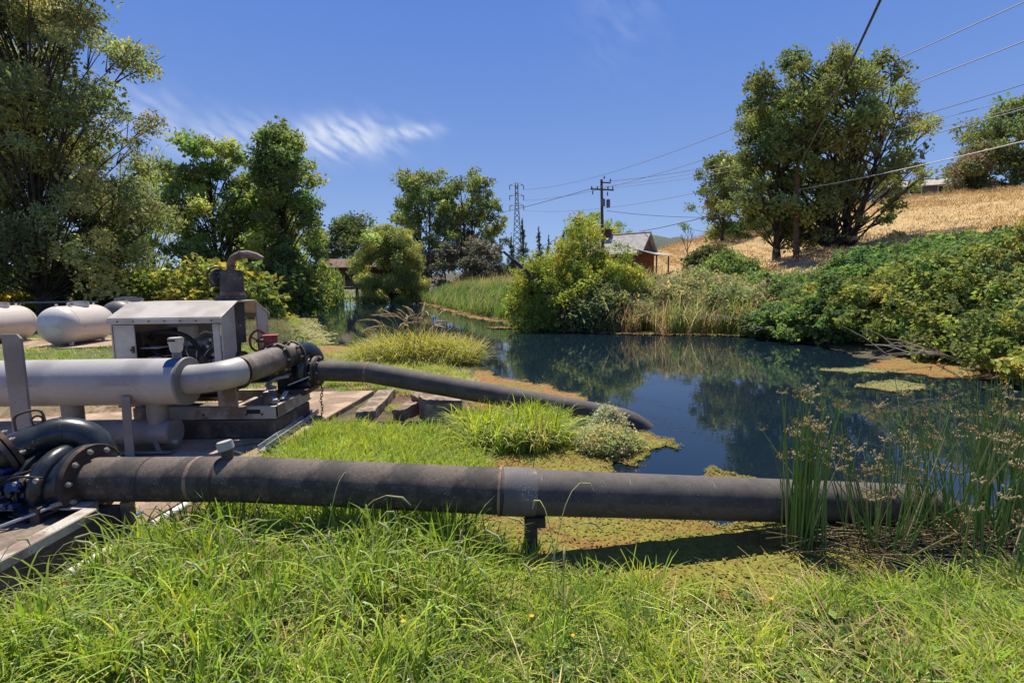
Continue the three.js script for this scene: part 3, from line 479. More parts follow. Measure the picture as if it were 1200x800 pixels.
  mesh('radiator', merge([box(0.09, 0.78, 0.72, -4.46, 0.95, -6.45), box(0.13, 0.06, 0.76, -4.46, 1.36, -6.45)]), M.ironDark, e);
  for (let k = 0; k < 4; k++) mesh('valve_cover', box(0.14, 0.1, 0.26, -4.22 + k * 0.18, 1.22, -6.45, 0, 0, 0, 0.03), M.greyPipe, e);
  for (let k = 0; k < 4; k++) mesh('injector_line', tube(curve([[-4.16 + k * 0.17, 1.2, -6.3], [-4.1 + k * 0.14, 1.16, -6.17], [-3.95 + k * 0.06, 1.0, -6.16], [-3.9 + k * 0.05, 0.92, -6.18]], 14), 0.007, 6), M.steel, e);
  mesh('fuel_filter', tube([V(-3.72, 0.88, -6.12), V(-3.72, 1.06, -6.12), V(-3.72, 1.08, -6.12)], [0.05, 0.05, 0.04], 18), M.canister, e); mesh('fuel_filter', tube([V(-3.56, 0.90, -6.1), V(-3.56, 1.04, -6.1), V(-3.56, 1.06, -6.1)], [0.045, 0.045, 0.03], 18), M.greyPipe, e);
  mesh('alternator', tube([V(-4.28, 0.98, -6.1), V(-4.24, 0.98, -6.1), V(-4.08, 0.98, -6.1), V(-4.05, 0.98, -6.1)], [0.06, 0.09, 0.09, 0.06], 20), M.greyPipe, e);
  mesh('hose', tube(curve([[-4.4, 1.3, -6.2], [-4.2, 1.38, -6.1], [-3.9, 1.33, -6.1], [-3.75, 1.12, -6.15]], 18), 0.026, 10), M.rubber, e);
  mesh('hose', tube(curve([[-4.42, 1.22, -6.15], [-4.2, 1.12, -6.02], [-4.02, 0.95, -6.05], [-3.95, 0.8, -6.1]], 18), 0.02, 10), M.rubber, e);
  mesh('hose', tube(curve([[-3.8, 1.34, -6.2], [-3.65, 1.38, -6.12], [-3.5, 1.3, -6.15], [-3.45, 1.1, -6.2]], 14), 0.014, 8), M.hoseClear, e);
  for (const [x, y2] of [[-3.66, 1.2], [-3.6, 1.1], [-3.52, 1.16], [-3.68, 1.02], [-3.48, 1.02], [-3.62, 1.28]]) mesh('fitting', rod([x, y2, -6.17], [x, y2, -6.11], 0.02, 6), M.boltSteel, e);
  for (const x of [-3.93, -3.52]) mesh('name_plate', box(0.12, 0.055, 0.006, x, 0.90, -6.12, 0, 0, 0, 0), M.paper, e);
  mesh('inner_panel', box(0.62, 0.5, 0.012, -4.28, 1.28, -6.78), M.housing, e); mesh('control_box', box(0.2, 0.16, 0.1, -4.0, 1.36, -6.3, 0, 0, 0, 0.01), M.housing, e);
  mesh('tray', box(0.22, 0.012, 0.2, -4.28, 1.2, -6.1), M.housing, e); mesh('tray', box(0.16, 0.012, 0.2, -4.22, 1.09, -6.08), M.housing, e);

  const a = thing('air_cleaner', 'dark canister air cleaner with curved rusty spout above the housing', 'air cleaner');
  const px = -3.55, pz = -6.55;
  mesh('canister', tube([V(px, 1.80, pz), V(px, 1.815, pz), V(px, 2.10, pz), V(px, 2.12, pz)], [0.128, 0.138, 0.138, 0.105], 30), M.canister, a);
  mesh('band', tube([V(px, 1.80, pz), V(px, 1.845, pz)], 0.144, 30), M.rustRed, a); mesh('band', tube([V(px, 1.755, pz), V(px, 1.80, pz)], 0.15, 30), M.canister, a);
  mesh('lower_pipe', tube([V(px + 0.01, 1.20, pz), V(px + 0.01, 1.50, pz), V(px + 0.01, 1.76, pz)], [0.11, 0.115, 0.115], 24), M.canister, a);
  mesh('lower_pipe', tube([V(px - 0.03, 0.72, pz), V(px, 1.2, pz)], 0.06, 16), M.ironDark, a);
  const sp = curve([[px, 2.10, pz], [px, 2.18, pz], [px + 0.05, 2.27, pz], [px + 0.15, 2.31, pz], [px + 0.26, 2.305, pz]], 18);
  mesh('spout', tube(sp, 0.047, 24), M.rustLight, a);
  mesh('spout_tip', tube([V(px + 0.15, 2.31, pz), V(px + 0.24, 2.312, pz), V(px + 0.34, 2.29, pz), V(px + 0.42, 2.262, pz)], [0.051, 0.049, 0.04, 0.02], 24), M.rustRed, a);
  mesh('strap', tube([V(px + 0.13, 2.306, pz), V(px + 0.155, 2.31, pz)], 0.053, 24), M.canister, a);
  mesh('clamp_ring', ring([px - 0.16, 2.04, pz + 0.05], [0.9, 0, 0.45], 0.12, 0.012, 28), M.ironDark, a);
  mesh('clamp_ring', disc([px - 0.15, 2.03, pz + 0.02], [0.9, 0, 0.45], 0.108, 0.05, 26), M.canister, a);
  mesh('bracket', box(0.22, 0.05, 0.16, px - 0.08, 1.755, pz + 0.02), M.canister, a);

  const w = thing('hand_wheel_valve', 'red hand wheel with red gearbox above the far pump', 'valve');
  mesh('wheel_rim', ring([-3.34, 1.20, -6.7], [1, 0, 0.35], 0.135, 0.016, 32), M.red, w);
  for (let k = 0; k < 3; k++) { const an = k * 2.094 + 0.5, d = V(-0.35, 0, 1).normalize(); mesh('spoke', rod([-3.34, 1.20, -6.7], [-3.34 + d.x * Math.cos(an) * 0.13, 1.20 + Math.sin(an) * 0.13, -6.7 + d.z * Math.cos(an) * 0.13], 0.011, 8), M.red, w); }
  mesh('shaft', rod([-3.36, 1.20, -6.71], [-3.2, 1.20, -6.66], 0.025, 12), M.rustLight, w);
  mesh('gearbox', merge([box(0.16, 0.10, 0.13, -3.15, 1.22, -6.65, 0, 0.3, 0, 0.02), box(0.19, 0.02, 0.15, -3.15, 1.272, -6.65, 0, 0.3, 0, 0.004), rod([-3.15, 1.18, -6.65], [-3.13, 1.02, -6.6], 0.05, 14)]), M.red, w);

  const p = thing('water_pump', 'small-looking black pump with clamped couplings between far pipe and brown pipe', 'pump', [0, 0, 0], 0, 'water pumps');
  mesh('check_valve', tube([V(-2.95, 1.0, -6.41), V(-2.93, 1.0, -6.47), V(-2.92, 1.0, -6.62), V(-2.91, 1.0, -6.66)], [0.17, 0.145, 0.145, 0.18], 28), M.ironDark, p);
  mesh('flange', disc([-2.905, 1.0, -6.68], [0.1, 0, -1], 0.2, 0.04, 32), M.ironDark, p);
  boltRing(p, [-2.915, 1.0, -6.64], [-0.1, 0, 1], 0.175, 8, 0.018, M.boltSteel);
  const de = curve([[-2.90, 1.0, -6.69], [-2.87, 1.01, -6.86], [-2.80, 0.98, -6.98], [-2.76, 0.86, -7.02], [-2.76, 0.72, -7.0]], 18);
  mesh('discharge_elbow', tube(de, 0.155, 28), M.pumpPaint, p);
  const vp = [], vr = []; for (let k = 0; k <= 30; k++) { const an = -0.4 + k / 30 * Math.PI * 2, r = 0.19; vp.push(V(-2.80, 0.76 + Math.sin(an) * r, -6.84 + Math.cos(an) * r)); vr.push(0.07 + 0.06 * k / 30); }
  mesh('volute', merge([tube(vp, vr, 16), disc([-2.80, 0.76, -6.84], [1, 0, 0], 0.2, 0.2, 30)]), M.pumpPaint, p);
  mesh('suction_flange', disc([-2.655, 0.76, -6.85], [1, 0, 0], 0.205, 0.035, 32), M.ironDark, p);
  boltRing(p, [-2.67, 0.76, -6.85], [-1, 0, 0], 0.178, 8, 0.016, M.boltSteel);
  mesh('bearing_frame', merge([tube([V(-2.85, 0.76, -6.83), V(-3.0, 0.75, -6.75), V(-3.4, 0.76, -6.55)], [0.16, 0.11, 0.1], 20), box(0.34, 0.24, 0.16, -2.92, 0.62, -6.7)]), M.pumpPaint, p);
  for (let k = 0; k < 8; k++) { const an = k / 8 * Math.PI * 2; mesh('bolt', rod([-2.9, 0.76 + Math.sin(an) * 0.19, -6.8 + Math.cos(an) * 0.17], [-2.97, 0.76 + Math.sin(an) * 0.19, -6.78 + Math.cos(an) * 0.17], 0.016, 6), M.boltSteel, p); }
  mesh('brace_rod', rod([-2.68, 0.72, -6.66], [-2.9, 0.64, -6.5], 0.012, 8), M.steel, p);
  mesh('brace_rod', tube(curve([[-3.02, 0.62, -6.45], [-3.12, 0.66, -6.40], [-3.0, 0.74, -6.42], [-2.88, 0.76, -6.5]], 12), 0.022, 10), M.greyPipe, p);
  mesh('lifting_eye', ring([-2.86, 1.19, -6.85], [0, 0.1, 1], 0.05, 0.006, 20), M.ironDark, p);
  mesh('hose', tube(curve([[-2.72, 0.6, -6.66], [-2.68, 0.52, -6.6], [-2.78, 0.5, -6.56], [-2.86, 0.56, -6.6]], 14), 0.012, 8), M.rubber, p);
  mesh('pump_foot', box(0.36, 0.06, 0.42, -2.84, 0.545, -6.72), M.ironDark, p);
}
// far suction pipe
{
  const t = thing('suction_pipe', 'black pipe sloping from the far pump into the pond, no support post', 'pipe', [0, 0, 0], 0, 'black suction pipes');
  const R = 0.137, A = V(-2.62, 0.765, -6.85), Bp = V(-1.98, 0.745, -6.82), E = V(1.15, 0.165, -6.68);
  mesh('pipe_section', tube([A, A.clone().lerp(Bp, 0.93), Bp.clone().lerp(E, 0.02), Bp.clone().lerp(E, 0.5), E], R, 36), M.pipeBlack, t);
  const dB = E.clone().sub(Bp).normalize();
  mesh('elbow', tube(curve([E.toArray(), [1.34, 0.125, -6.67], [1.52, 0.07, -6.66], [1.70, -0.03, -6.65], [1.82, -0.16, -6.64], [1.87, -0.45, -6.64]], 18), R * 0.997, 36), M.pipeBlack, t);
  mesh('weld_seam', tube([Bp.clone().addScaledVector(dB, 0.0), Bp.clone().addScaledVector(dB, 0.03)], R * 1.013, 36), M.rustLight, t);
  mesh('weld_seam', tube([E.clone().addScaledVector(dB, 0.1), E.clone().addScaledVector(dB, 0.125)], R * 1.012, 36), M.rustLight, t);
  mesh('flange', disc([-2.615, 0.765, -6.85], [1, 0, 0], 0.205, 0.035, 32), M.rust, t);
  boltRing(t, [-2.6, 0.765, -6.85], [1, 0, 0], 0.178, 8, 0.016, M.boltSteel);
}
{
  const t = thing('hanging_chain', 'rusty chain hanging from the far pipe flange to the pad', 'chain');
  const link = new THREE.TorusGeometry(0.02, 0.006, 6, 12); link.scale(0.7, 1.25, 1);
  for (let k = 0; k < 11; k++) { const m = mesh('link', link, M.rust, t); m.position.set(-2.58 + 0.01 * Math.sin(k), 0.56 - k * 0.038, -6.80 + k * 0.004); m.rotation.y = k % 2 ? 0.2 : 1.75; }
}
// loose pipes and scraps on the pad
single('channel_bar', 'gray steel channel lying on the pad below the chain', 'steel bar', merge([box(0.085, 0.012, 1.62, 0, 0, 0), box(0.012, 0.06, 1.62, 0.042, 0.03, 0), box(0.012, 0.06, 1.62, -0.042, 0.03, 0)]), M.greyPipe).position.set(-2.70, 0.165, -6.1);
scene.children[scene.children.length - 1].rotation.y = 0.03;
single('white_pipe', 'white plastic pipe lying along the pad edge near the tall grass', 'pipe', tube([V(-2.60, 0.175, -4.05), V(-2.66, 0.17, -3.5), V(-2.72, 0.165, -2.95)], 0.03, 14), M.white);
single('blue_scrap', 'small scrap of blue plastic on the pad', 'litter', box(0.075, 0.01, 0.03, -2.90, 0.166, -3.78, 0.2, 0.4, 0.25, 0.002), std({ color: RGB(0.03, 0.1, 0.45), roughness: 0.5 }));
single('wood_plank', 'short tan plank lying in the manifold shadow edge', 'plank', box(0.5, 0.03, 0.14, -3.12, 0.158, -5.62, 0, 0.25, 0, 0.004), std({ map: surface({ base: [0.36, 0.26, 0.18], patch: [0.22, 0.15, 0.1], amt: 0.4, scale: 5, grain: 0.2, streak: 0.4, seed: 70 }), roughness: 0.9 }));
console.log('machines');

// ------------------------------------------------------------ propane tanks
function tank(label, x, z, y, turn, r, len, lid, mat) {
  const t = thing('propane_tank', label, 'tank', [x, y, z], turn, 'white propane tanks');
  const pts = []; for (let k = 0; k <= 10; k++) { const a = k / 10 * Math.PI / 2; pts.push(new THREE.Vector2(Math.max(0.001, r * Math.sin(a)), -len / 2 + r * 0.75 - r * 0.75 * Math.cos(a))); }
  for (let k = 0; k <= 10; k++) { const a = (1 - k / 10) * Math.PI / 2; pts.push(new THREE.Vector2(Math.max(0.001, r * Math.sin(a)), len / 2 - r * 0.75 + r * 0.75 * Math.cos(a))); }
  const g = new THREE.LatheGeometry(pts, 48); g.rotateX(Math.PI / 2); g.translate(0, r + 0.14, 0); mesh('shell', g, mat, t);
  for (const s of [-1, 1]) mesh('weld_seam', ring([0, r + 0.14, s * (len / 2 - r * 0.75)], [0, 0, 1], r + 0.001, 0.006, 40), mat, t);
  const l = mesh('lid', tube([V(0, 2 * r + 0.10, -0.1), V(0, 2 * r + 0.20, -0.1), V(0, 2 * r + 0.245, -0.1), V(0, 2 * r + 0.265, -0.1)], [0.27, 0.28, 0.25, 0.16], 30), lid, t);
  mesh('hinge', box(0.1, 0.03, 0.04, 0, 2 * r + 0.19, 0.18), M.ironDark, l);
  for (const [sx, sz] of [[-1, -1], [1, -1], [-1, 1], [1, 1]]) mesh('leg', box(0.10, 0.30, 0.06, sx * r * 0.42, 0.13, sz * len * 0.3), mat, t);
  for (const s of [-1, 1]) { mesh('lifting_lug', box(0.02, 0.09, 0.1, 0, 2 * r + 0.16, s * len * 0.34), mat, t); }
  mesh('gauge', rod([0.05, 2 * r + 0.1, 0.35], [0.05, 2 * r + 0.19, 0.35], 0.03, 10), M.ironDark, t);
  mesh('data_plate', box(0.16, 0.1, 0.006, r * 0.5, r * 1.55 + 0.14, len / 2 - r * 0.5, -0.5, 0.45, 0, 0), M.rustLight, t); mesh('fill_pipe', tube(curve([[0, 2 * r + 0.12, 0.3], [0.12, 2 * r + 0.16, 0.45], [0.3, 1.8 * r + 0.1, 0.5]], 8), 0.018, 8), M.grayDull, t);
  return t;
}
const lidWhite = M.tank, lidGray = std({ color: RGB(0.33, 0.31, 0.29), roughness: 0.6 });
const t2 = tank('white propane tank with a white dome lid beside the engine housing', -13.5, -15.9, 0.18, 0.12, 0.57, 2.35, lidWhite, M.tank);
const t1 = tank('white propane tank with a black hose, left of its twin', -16.5, -16.4, 0.18, 0.12, 0.57, 2.35, lidWhite, M.tank);
mesh('hose', tube(curve([[0.4, 1.05, 0.9], [0.5, 0.75, 1.1], [0.56, 0.4, 1.2], [0.8, 0.06, 1.5]], 16), 0.022, 8), M.rubber, t1);
const t3 = tank('propane tank with a gray dome lid, mostly hidden behind the housing', -15.2, -20.3, 0.18, 0.3, 0.6, 2.6, lidGray, std({ map: surface({ base: [0.12, 0.115, 0.11], patch: [0.07, 0.065, 0.06], amt: 0.4, scale: 4, grain: 0.1, seed: 71 }), roughness: 0.5 }));
t3.userData.group = undefined; delete t3.userData.group;
t3.children.filter(c => c.name === 'lid').forEach(c => c.scale.set(1.7, 1, 1.7));
{
  const s = thing('tank_slab', 'pale concrete slab under the white propane tanks', 'concrete slab'); mesh('slab', box(5.6, 0.16, 4.6, -14.6, 0.21, -16.3, 0, 0.35, 0, 0.01), M.concrete, s);
}
{
  const t = thing('pipe_rail', 'long pale metal rail on posts behind the propane tanks', 'rail');
  mesh('rail', rod([-34, 1.42, -19.4], [-18.2, 1.45, -22.6], 0.045, 10), M.grayDull, t);
  for (let k = 0; k < 6; k++) { const q = k / 5 * 0.97 + 0.02, x = lerp(-34, -18.2, q), z = lerp(-19.4, -22.6, q); mesh('post', rod([x, 0.1, z], [x, 1.4, z], 0.04, 8), M.grayDull, t); }
}

// ------------------------------------------------------------ buildings
{
  const gx = 12.2, gz = -60, gy = height(gx, gz) + 0.7;
  const t = thing('barn', 'small red brown barn with pale gray gable roof at the hill foot', 'barn', [gx, gy, gz], -0.62);
  const L = 7.4, W = 4.6, wh = 3.5, rh = 2.1;                       // ridge along x, gable at +x
  mesh('wall', box(L, wh, W, 0, wh / 2, 0, 0, 0, 0, 0), M.redBarn, t);
  const gb = extrude([[-W / 2, 0], [W / 2, 0], [0, rh]], 0.12, 0); for (const x of [L / 2 - 0.11, -L / 2 - 0.01]) { const q = gb.clone(); q.rotateY(Math.PI / 2); q.translate(x, wh, 0); mesh('gable', q, M.barnStone, t); }
  const sl = Math.hypot(W / 2 + 0.45, rh * (W / 2 + 0.45) / (W / 2)), a = Math.atan2(rh, W / 2);
  for (const s of [-1, 1]) { const r = mesh('roof_slope', box(L + 0.9, 0.12, sl, 0, wh + rh / 2 - 0.1, s * (W / 4 + 0.12), s * a, 0, 0, 0.01), M.roofGray, t); }
  const ch = mesh('chimney', merge([box(0.75, 1.0, 0.75, -1.0, wh + rh + 0.1, 0.2), box(0.95, 0.14, 0.95, -1.0, wh + rh + 0.62, 0.2)]), M.redBarn, t);
  mesh('porch_roof', box(2.4, 0.1, W + 1, L / 2 + 0.9, wh - 0.15, 0.2, 0, 0, -0.3, 0.01), M.roofGray, t);
  mesh('door', box(0.06, 2.2, 1.3, L / 2 + 0.03, 1.1, 0.3, 0, 0, 0, 0.01), M.wood, t);
  mesh('window', box(1.0, 1.1, 0.06, 1.5, 1.9, W / 2 + 0.02, 0, 0, 0, 0.01), M.glassDark, t);
  for (const z of [-1.9, 1.9]) mesh('porch_post', box(0.14, wh - 0.5, 0.14, L / 2 + 1.8, (wh - 0.5) / 2, z, 0, 0, 0, 0.01), M.wood, t);
}
{
  const gx = 69, gz = -86, gy = 14.4;
  const t = thing('hillside_house', 'low gray house with gray roof on top of the golden hill', 'house', [gx, gy, gz], -0.35);
  mesh('wall', box(13, 2.5, 7, 0, 1.25, 0, 0, 0, 0, 0), M.houseWall, t);
  for (const s of [-1, 1]) mesh('roof_slope', box(14, 0.15, 4.6, 0, 3.1, s * 1.9, s * 0.36, 0, 0, 0.01), M.roofGray, t);
  for (const x of [-3.2, 0.6, 4]) { const w = mesh('window', box(1.5, 1.3, 0.08, x, 1.5, 3.52, 0, 0, 0, 0.01), M.glassDark, t); mesh('frame', merge([box(1.75, 0.14, 0.1, x, 2.2, 3.55), box(1.75, 0.14, 0.1, x, 0.8, 3.55), box(0.14, 1.5, 0.1, x - 0.82, 1.5, 3.552), box(0.14, 1.5, 0.1, x + 0.82, 1.5, 3.552), box(0.08, 1.3, 0.1, x, 1.5, 3.554)]), M.paper, w); }
  mesh('vent', box(0.4, 0.4, 0.4, 0.5, 4.0, 0.4, 0, 0, 0, 0.02), M.paper, t);
  const w = thing('stone_wall', 'low dark stone wall along the hilltop below the gray house', 'wall');
  const R = rngOf(8); for (let k = 0; k < 26; k++) { const x = 50 + k * 1.05, z = -78.5 - R() * 0.5; mesh('stone', box(1.02, 0.55 + R() * 0.35, 0.7, x, height(x, z) + 0.25, z, 0, R() * 0.2, 0, 0.08), M.stone, w); }
}
{
  const t = thing('covered_bridge', 'brown roofed covered bridge at the far end of the pond', 'bridge', [-22.5, 0, -82]);
  for (const s of [-1, 1]) mesh('roof_slope', box(13, 0.15, 3.0, 0, 5.75, s * 1.3, s * 0.5, 0, 0, 0.01), M.roofBrown, t);
  mesh('wall', box(12.4, 2.2, 0.15, 0, 3.9, -1.9, 0, 0, 0, 0), M.wood, t); mesh('wall', box(12.4, 0.9, 0.15, 0, 2.6, 1.9, 0, 0, 0, 0), M.wood, t);
  mesh('deck', box(12.8, 0.4, 4.2, 0, 1.9, 0, 0, 0, 0, 0.02), M.wood, t);
  for (let k = 0; k < 7; k++) mesh('post', box(0.2, 2.9, 0.2, -6 + k * 2, 3.55, 1.9, 0, 0, 0, 0.01), M.wood, t);
  for (const x of [-5.5, 5.5]) mesh('pier', box(1.2, 3.2, 4, x, 0.3, 0, 0, 0, 0, 0.05), M.stone, t);
}
// ------------------------------------------------------------ poles, tower, wires
const pole1 = thing('utility_pole', 'dark utility pole with crossarms and a transformer behind the barn', 'utility pole', [9.75, 0, -55]);
mesh('pole', tube([V(0.1, 1.0, 0), V(-0.15, 12.8, 0)], [0.2, 0.13], 12), M.wood, pole1);
mesh('crossarm', box(2.5, 0.14, 0.12, -0.1, 11.75, 0.15, 0, 0.15, -0.03), M.wood, pole1); mesh('crossarm', box(1.0, 0.12, 0.12, 0.3, 12.45, 0.15, 0, 0.15, -0.02), M.wood, pole1);
for (const [x, y] of [[-1.2, 11.95], [-0.6, 11.93], [0.5, 11.9], [1.0, 11.88], [0.75, 12.65], [0.1, 12.95]]) mesh('insulator', tube([V(x, y - 0.12, 0.15), V(x, y, 0.15), V(x, y + 0.18, 0.15)], [0.05, 0.08, 0.04], 8), M.ironDark, pole1);
for (const [x, y] of [[-1.1, 11.45], [0.45, 11.3]]) mesh('cutout', box(0.1, 0.4, 0.12, x, y, 0.2), M.ironDark, pole1);
mesh('transformer', tube([V(0.55, 9.9, 0.1), V(0.55, 9.95, 0.1), V(0.55, 10.65, 0.1), V(0.55, 10.75, 0.1)], [0.16, 0.2, 0.2, 0.14], 14), M.galv, pole1); mesh('transformer', tube([V(-0.05, 10.0, 0.3), V(-0.05, 10.05, 0.3), V(-0.05, 10.7, 0.3), V(-0.05, 10.8, 0.3)], [0.18, 0.24, 0.24, 0.16], 14), M.galv, pole1);
const pole2 = thing('utility_pole', 'plain reddish brown utility pole in front of the big oak', 'utility pole', [20.85, 0, -38]);
mesh('pole', tube([V(0.12, 3.0, 0), V(-0.12, 10.2, 0)], [0.21, 0.16], 14), M.poleWood, pole2); mesh('bracket', box(0.12, 0.3, 0.2, 0, 8.4, 0.2), M.galv, pole2);
{
  const t = thing('transmission_tower', 'slim gray lattice transmission tower far behind the trees', 'tower', [3.2, 8, -250]);
  const Hh = 42.4, wAt = y => lerp(2.6, 0.75, clamp(y / 34));
  for (const [sx, sz] of [[-1, -1], [1, -1], [1, 1], [-1, 1]]) mesh('leg', tube([V(sx * wAt(0), 0, sz * wAt(0)), V(sx * wAt(34), 34, sz * wAt(34)), V(sx * 0.5, Hh, sz * 0.5)], 0.17, 5), M.galv, t);
  for (let y = 0, k = 0; y < 40; y += 2.6, k++) { const g = []; for (const f of [-1, 1]) { const a = wAt(y), b = wAt(y + 2.6); g.push(tube([V(-a, y, f * a), V(b, y + 2.6, f * b)], 0.09, 4), tube([V(a, y, f * a), V(-b, y + 2.6, f * b)], 0.09, 4), tube([V(f * a, y, -a), V(f * b, y + 2.6, b)], 0.09, 4)); } mesh('lattice', merge(g), M.galv, t); }
  for (const y of [32, 36.6, 41.5]) { mesh('arm', merge([tube([V(-3.5, y, 0), V(3.5, y, 0)], 0.15, 5), tube([V(-3.5, y, 0), V(0, y + 1.2, 0)], 0.1, 4), tube([V(3.5, y, 0), V(0, y + 1.2, 0)], 0.1, 4)]), M.galv, t); for (const s of [-3.3, 3.3]) mesh('insulator', rod([s, y, 0], [s, y - 2.2, 0], 0.2, 5), M.galv, t); }
}
function wire(label, a, b, sag, r, mat = M.wire) { const p = []; for (let k = 0; k <= 24; k++) { const q = k / 24; p.push(V(lerp(a[0], b[0], q), lerp(a[1], b[1], q) - sag * 4 * q * (1 - q), lerp(a[2], b[2], q))); } return single('power_line', label, 'cable', tube(p, r, 5, false), mat, 'overhead wires'); }
wire('highest transmission wire crossing the open sky to the lattice tower', [6.6, 47.4, -250], [62.3, 34.5, -60], 5, 0.07, M.galv);
wire('second transmission wire below the highest one', [6.6, 42.4, -250], [62.8, 30.1, -60], 4.5, 0.07, M.galv);
wire('lowest transmission wire from the bottom tower arm', [6.6, 37.8, -250], [66, 23, -60], 5, 0.06, M.galv);
wire('wire from the top of the pole behind the barn', [10.5, 12.6, -54.8], [29.1, 12.6, -28], 0.9, 0.022);
wire('wire from the left crossarm of the pole behind the barn', [8.6, 11.95, -54.8], [29.2, 11.9, -28], 0.7, 0.018, M.galv);
wire('wire from the right crossarm of the pole behind the barn', [10.7, 11.9, -54.8], [29.2, 11.35, -28], 0.6, 0.018, M.galv);
wire('thick pale cable from the plain pole to the right', [20.9, 8.5, -37.8], [25.2, 8.5, -24], 0.15, 0.03, M.wirePale);
wire('dark service cable from the barn to the plain pole', [14.6, 7.8, -59], [20.85, 8.6, -38.1], 0.3, 0.035);
wire('black cable rising overhead from the plain pole top', [20.75, 10.1, -38], [5.78, 6.66, -8], 0.25, 0.026);
wire('thin cable from the transformer to the oaks', [10.2, 9.6, -55], [30, 9.9, -62], 0.5, 0.025);
wire('short guy wire on the left of the pole behind the barn', [9.6, 9.5, -55], [3.5, 6.2, -58], 0.1, 0.03);
wire('distant wire between the pole behind the barn and the tower side', [8.6, 11.9, -55], [-40, 14, -120], 1.5, 0.03, M.galv);

// ------------------------------------------------------------ foliage building blocks
function leafCluster(n, len, wid, spread, seed, flat = 0.75) {
  const R = rngOf(seed), pos = [], idx = [];
  for (let k = 0; k < n; k++) {
    const u = R() * 2 - 1, a = R() * 6.283, s = Math.sqrt(1 - u * u), rr = spread * Math.cbrt(R());
    const c = V(s * Math.cos(a) * rr, u * rr * flat, s * Math.sin(a) * rr);
    const d = V(R() - 0.5, (R() - 0.5) * 0.9 - 0.15, R() - 0.5).normalize(), n0 = V((R() - 0.5) * 1.3, 0.9, (R() - 0.5) * 1.3).normalize();
    const sd = new THREE.Vector3().crossVectors(d, n0).normalize(), up = new THREE.Vector3().crossVectors(sd, d); const L = len * (0.7 + 0.6 * R()), w = wid * (0.7 + 0.6 * R());
    const p = [c.clone(), c.clone().addScaledVector(d, L * 0.45).addScaledVector(sd, w / 2).addScaledVector(up, w * 0.15), c.clone().addScaledVector(d, L).addScaledVector(up, -L * 0.12), c.clone().addScaledVector(d, L * 0.45).addScaledVector(sd, -w / 2).addScaledVector(up, w * 0.15)];
    const b = pos.length / 3; for (const q of p) pos.push(q.x, q.y, q.z); idx.push(b, b + 1, b + 2, b, b + 2, b + 3);
  }
  const g = new THREE.BufferGeometry(); g.setAttribute('position', new THREE.Float32BufferAttribute(pos, 3)); g.setIndex(idx); const o = g.toNonIndexed(); o.computeVertexNormals(); o.setAttribute('uv', new THREE.BufferAttribute(new Float32Array(o.attributes.position.count * 2), 2)); return o;
}
function strand(n, len, leaf, wid, seed) { // hanging willow strand
  const R = rngOf(seed), pos = [], idx = [];
  for (let k = 0; k < n; k++) { const y = -len * k / n, a = R() * 6.28, c = V(0.05 * Math.sin(k), y, 0.05 * Math.cos(k * 1.3)), d = V(Math.cos(a) * 0.45, -1, Math.sin(a) * 0.45).normalize(), sd = V(-Math.sin(a), 0, Math.cos(a)), b = pos.length / 3; for (const q of [c, c.clone().addScaledVector(d, leaf / 2).addScaledVector(sd, wid / 2), c.clone().addScaledVector(d, leaf), c.clone().addScaledVector(d, leaf / 2).addScaledVector(sd, -wid / 2)]) pos.push(q.x, q.y, q.z); idx.push(b, b + 1, b + 2, b, b + 2, b + 3); }
  const g = new THREE.BufferGeometry(); g.setAttribute('position', new THREE.Float32BufferAttribute(pos, 3)); g.setIndex(idx); const o = g.toNonIndexed(); o.computeVertexNormals(); o.setAttribute('uv', new THREE.BufferAttribute(new Float32Array(o.attributes.position.count * 2), 2)); return o;
}
function tuft(n, len, wid, lean, spread, seed, seg = 4, droop = 0.5) { // grass blades
  const R = rngOf(seed), pos = [], nor = [], idx = [];
  for (let k = 0; k < n; k++) {
    const a = R() * 6.283, L = len * (0.55 + 0.55 * R()), W = wid * (0.7 + 0.6 * R()), ln = lean * (0.25 + R()), bx = (R() - 0.5) * spread, bz = (R() - 0.5) * spread, dx = Math.cos(a), dz = Math.sin(a), tw = (R() - 0.5) * 1.2, sx = -Math.sin(a + tw), sz = Math.cos(a + tw), dr = droop * R();
    const b = pos.length / 3;
    for (let s = 0; s <= seg; s++) { const q = s / seg, o = L * (ln * q + dr * q * q * 0.6), y = L * (q * (1 - 0.25 * ln) - dr * q * q * q * 0.55), w = W * (s === seg ? 0.06 : (0.65 + 0.5 * q) * (1 - q * q * 0.75)); const nx = -dx * 0.5, ny = 0.8, nz = -dz * 0.5; pos.push(bx + dx * o + sx * w / 2, y, bz + dz * o + sz * w / 2, bx + dx * o - sx * w / 2, y, bz + dz * o - sz * w / 2); if (s < seg) { const i = b + s * 2; idx.push(i, i + 1, i + 2, i + 1, i + 3, i + 2); } }
  }
  const g = new THREE.BufferGeometry(); g.setAttribute('position', new THREE.Float32BufferAttribute(pos, 3)); g.setIndex(idx); g.computeVertexNormals(); g.setAttribute('uv', new THREE.BufferAttribute(new Float32Array(pos.length / 3 * 2), 2)); g.setAttribute('color', new THREE.BufferAttribute(new Float32Array(pos.length).fill(1), 3)); return g;
}
const tq = new THREE.Quaternion(), YAX = V(0, 1, 0);
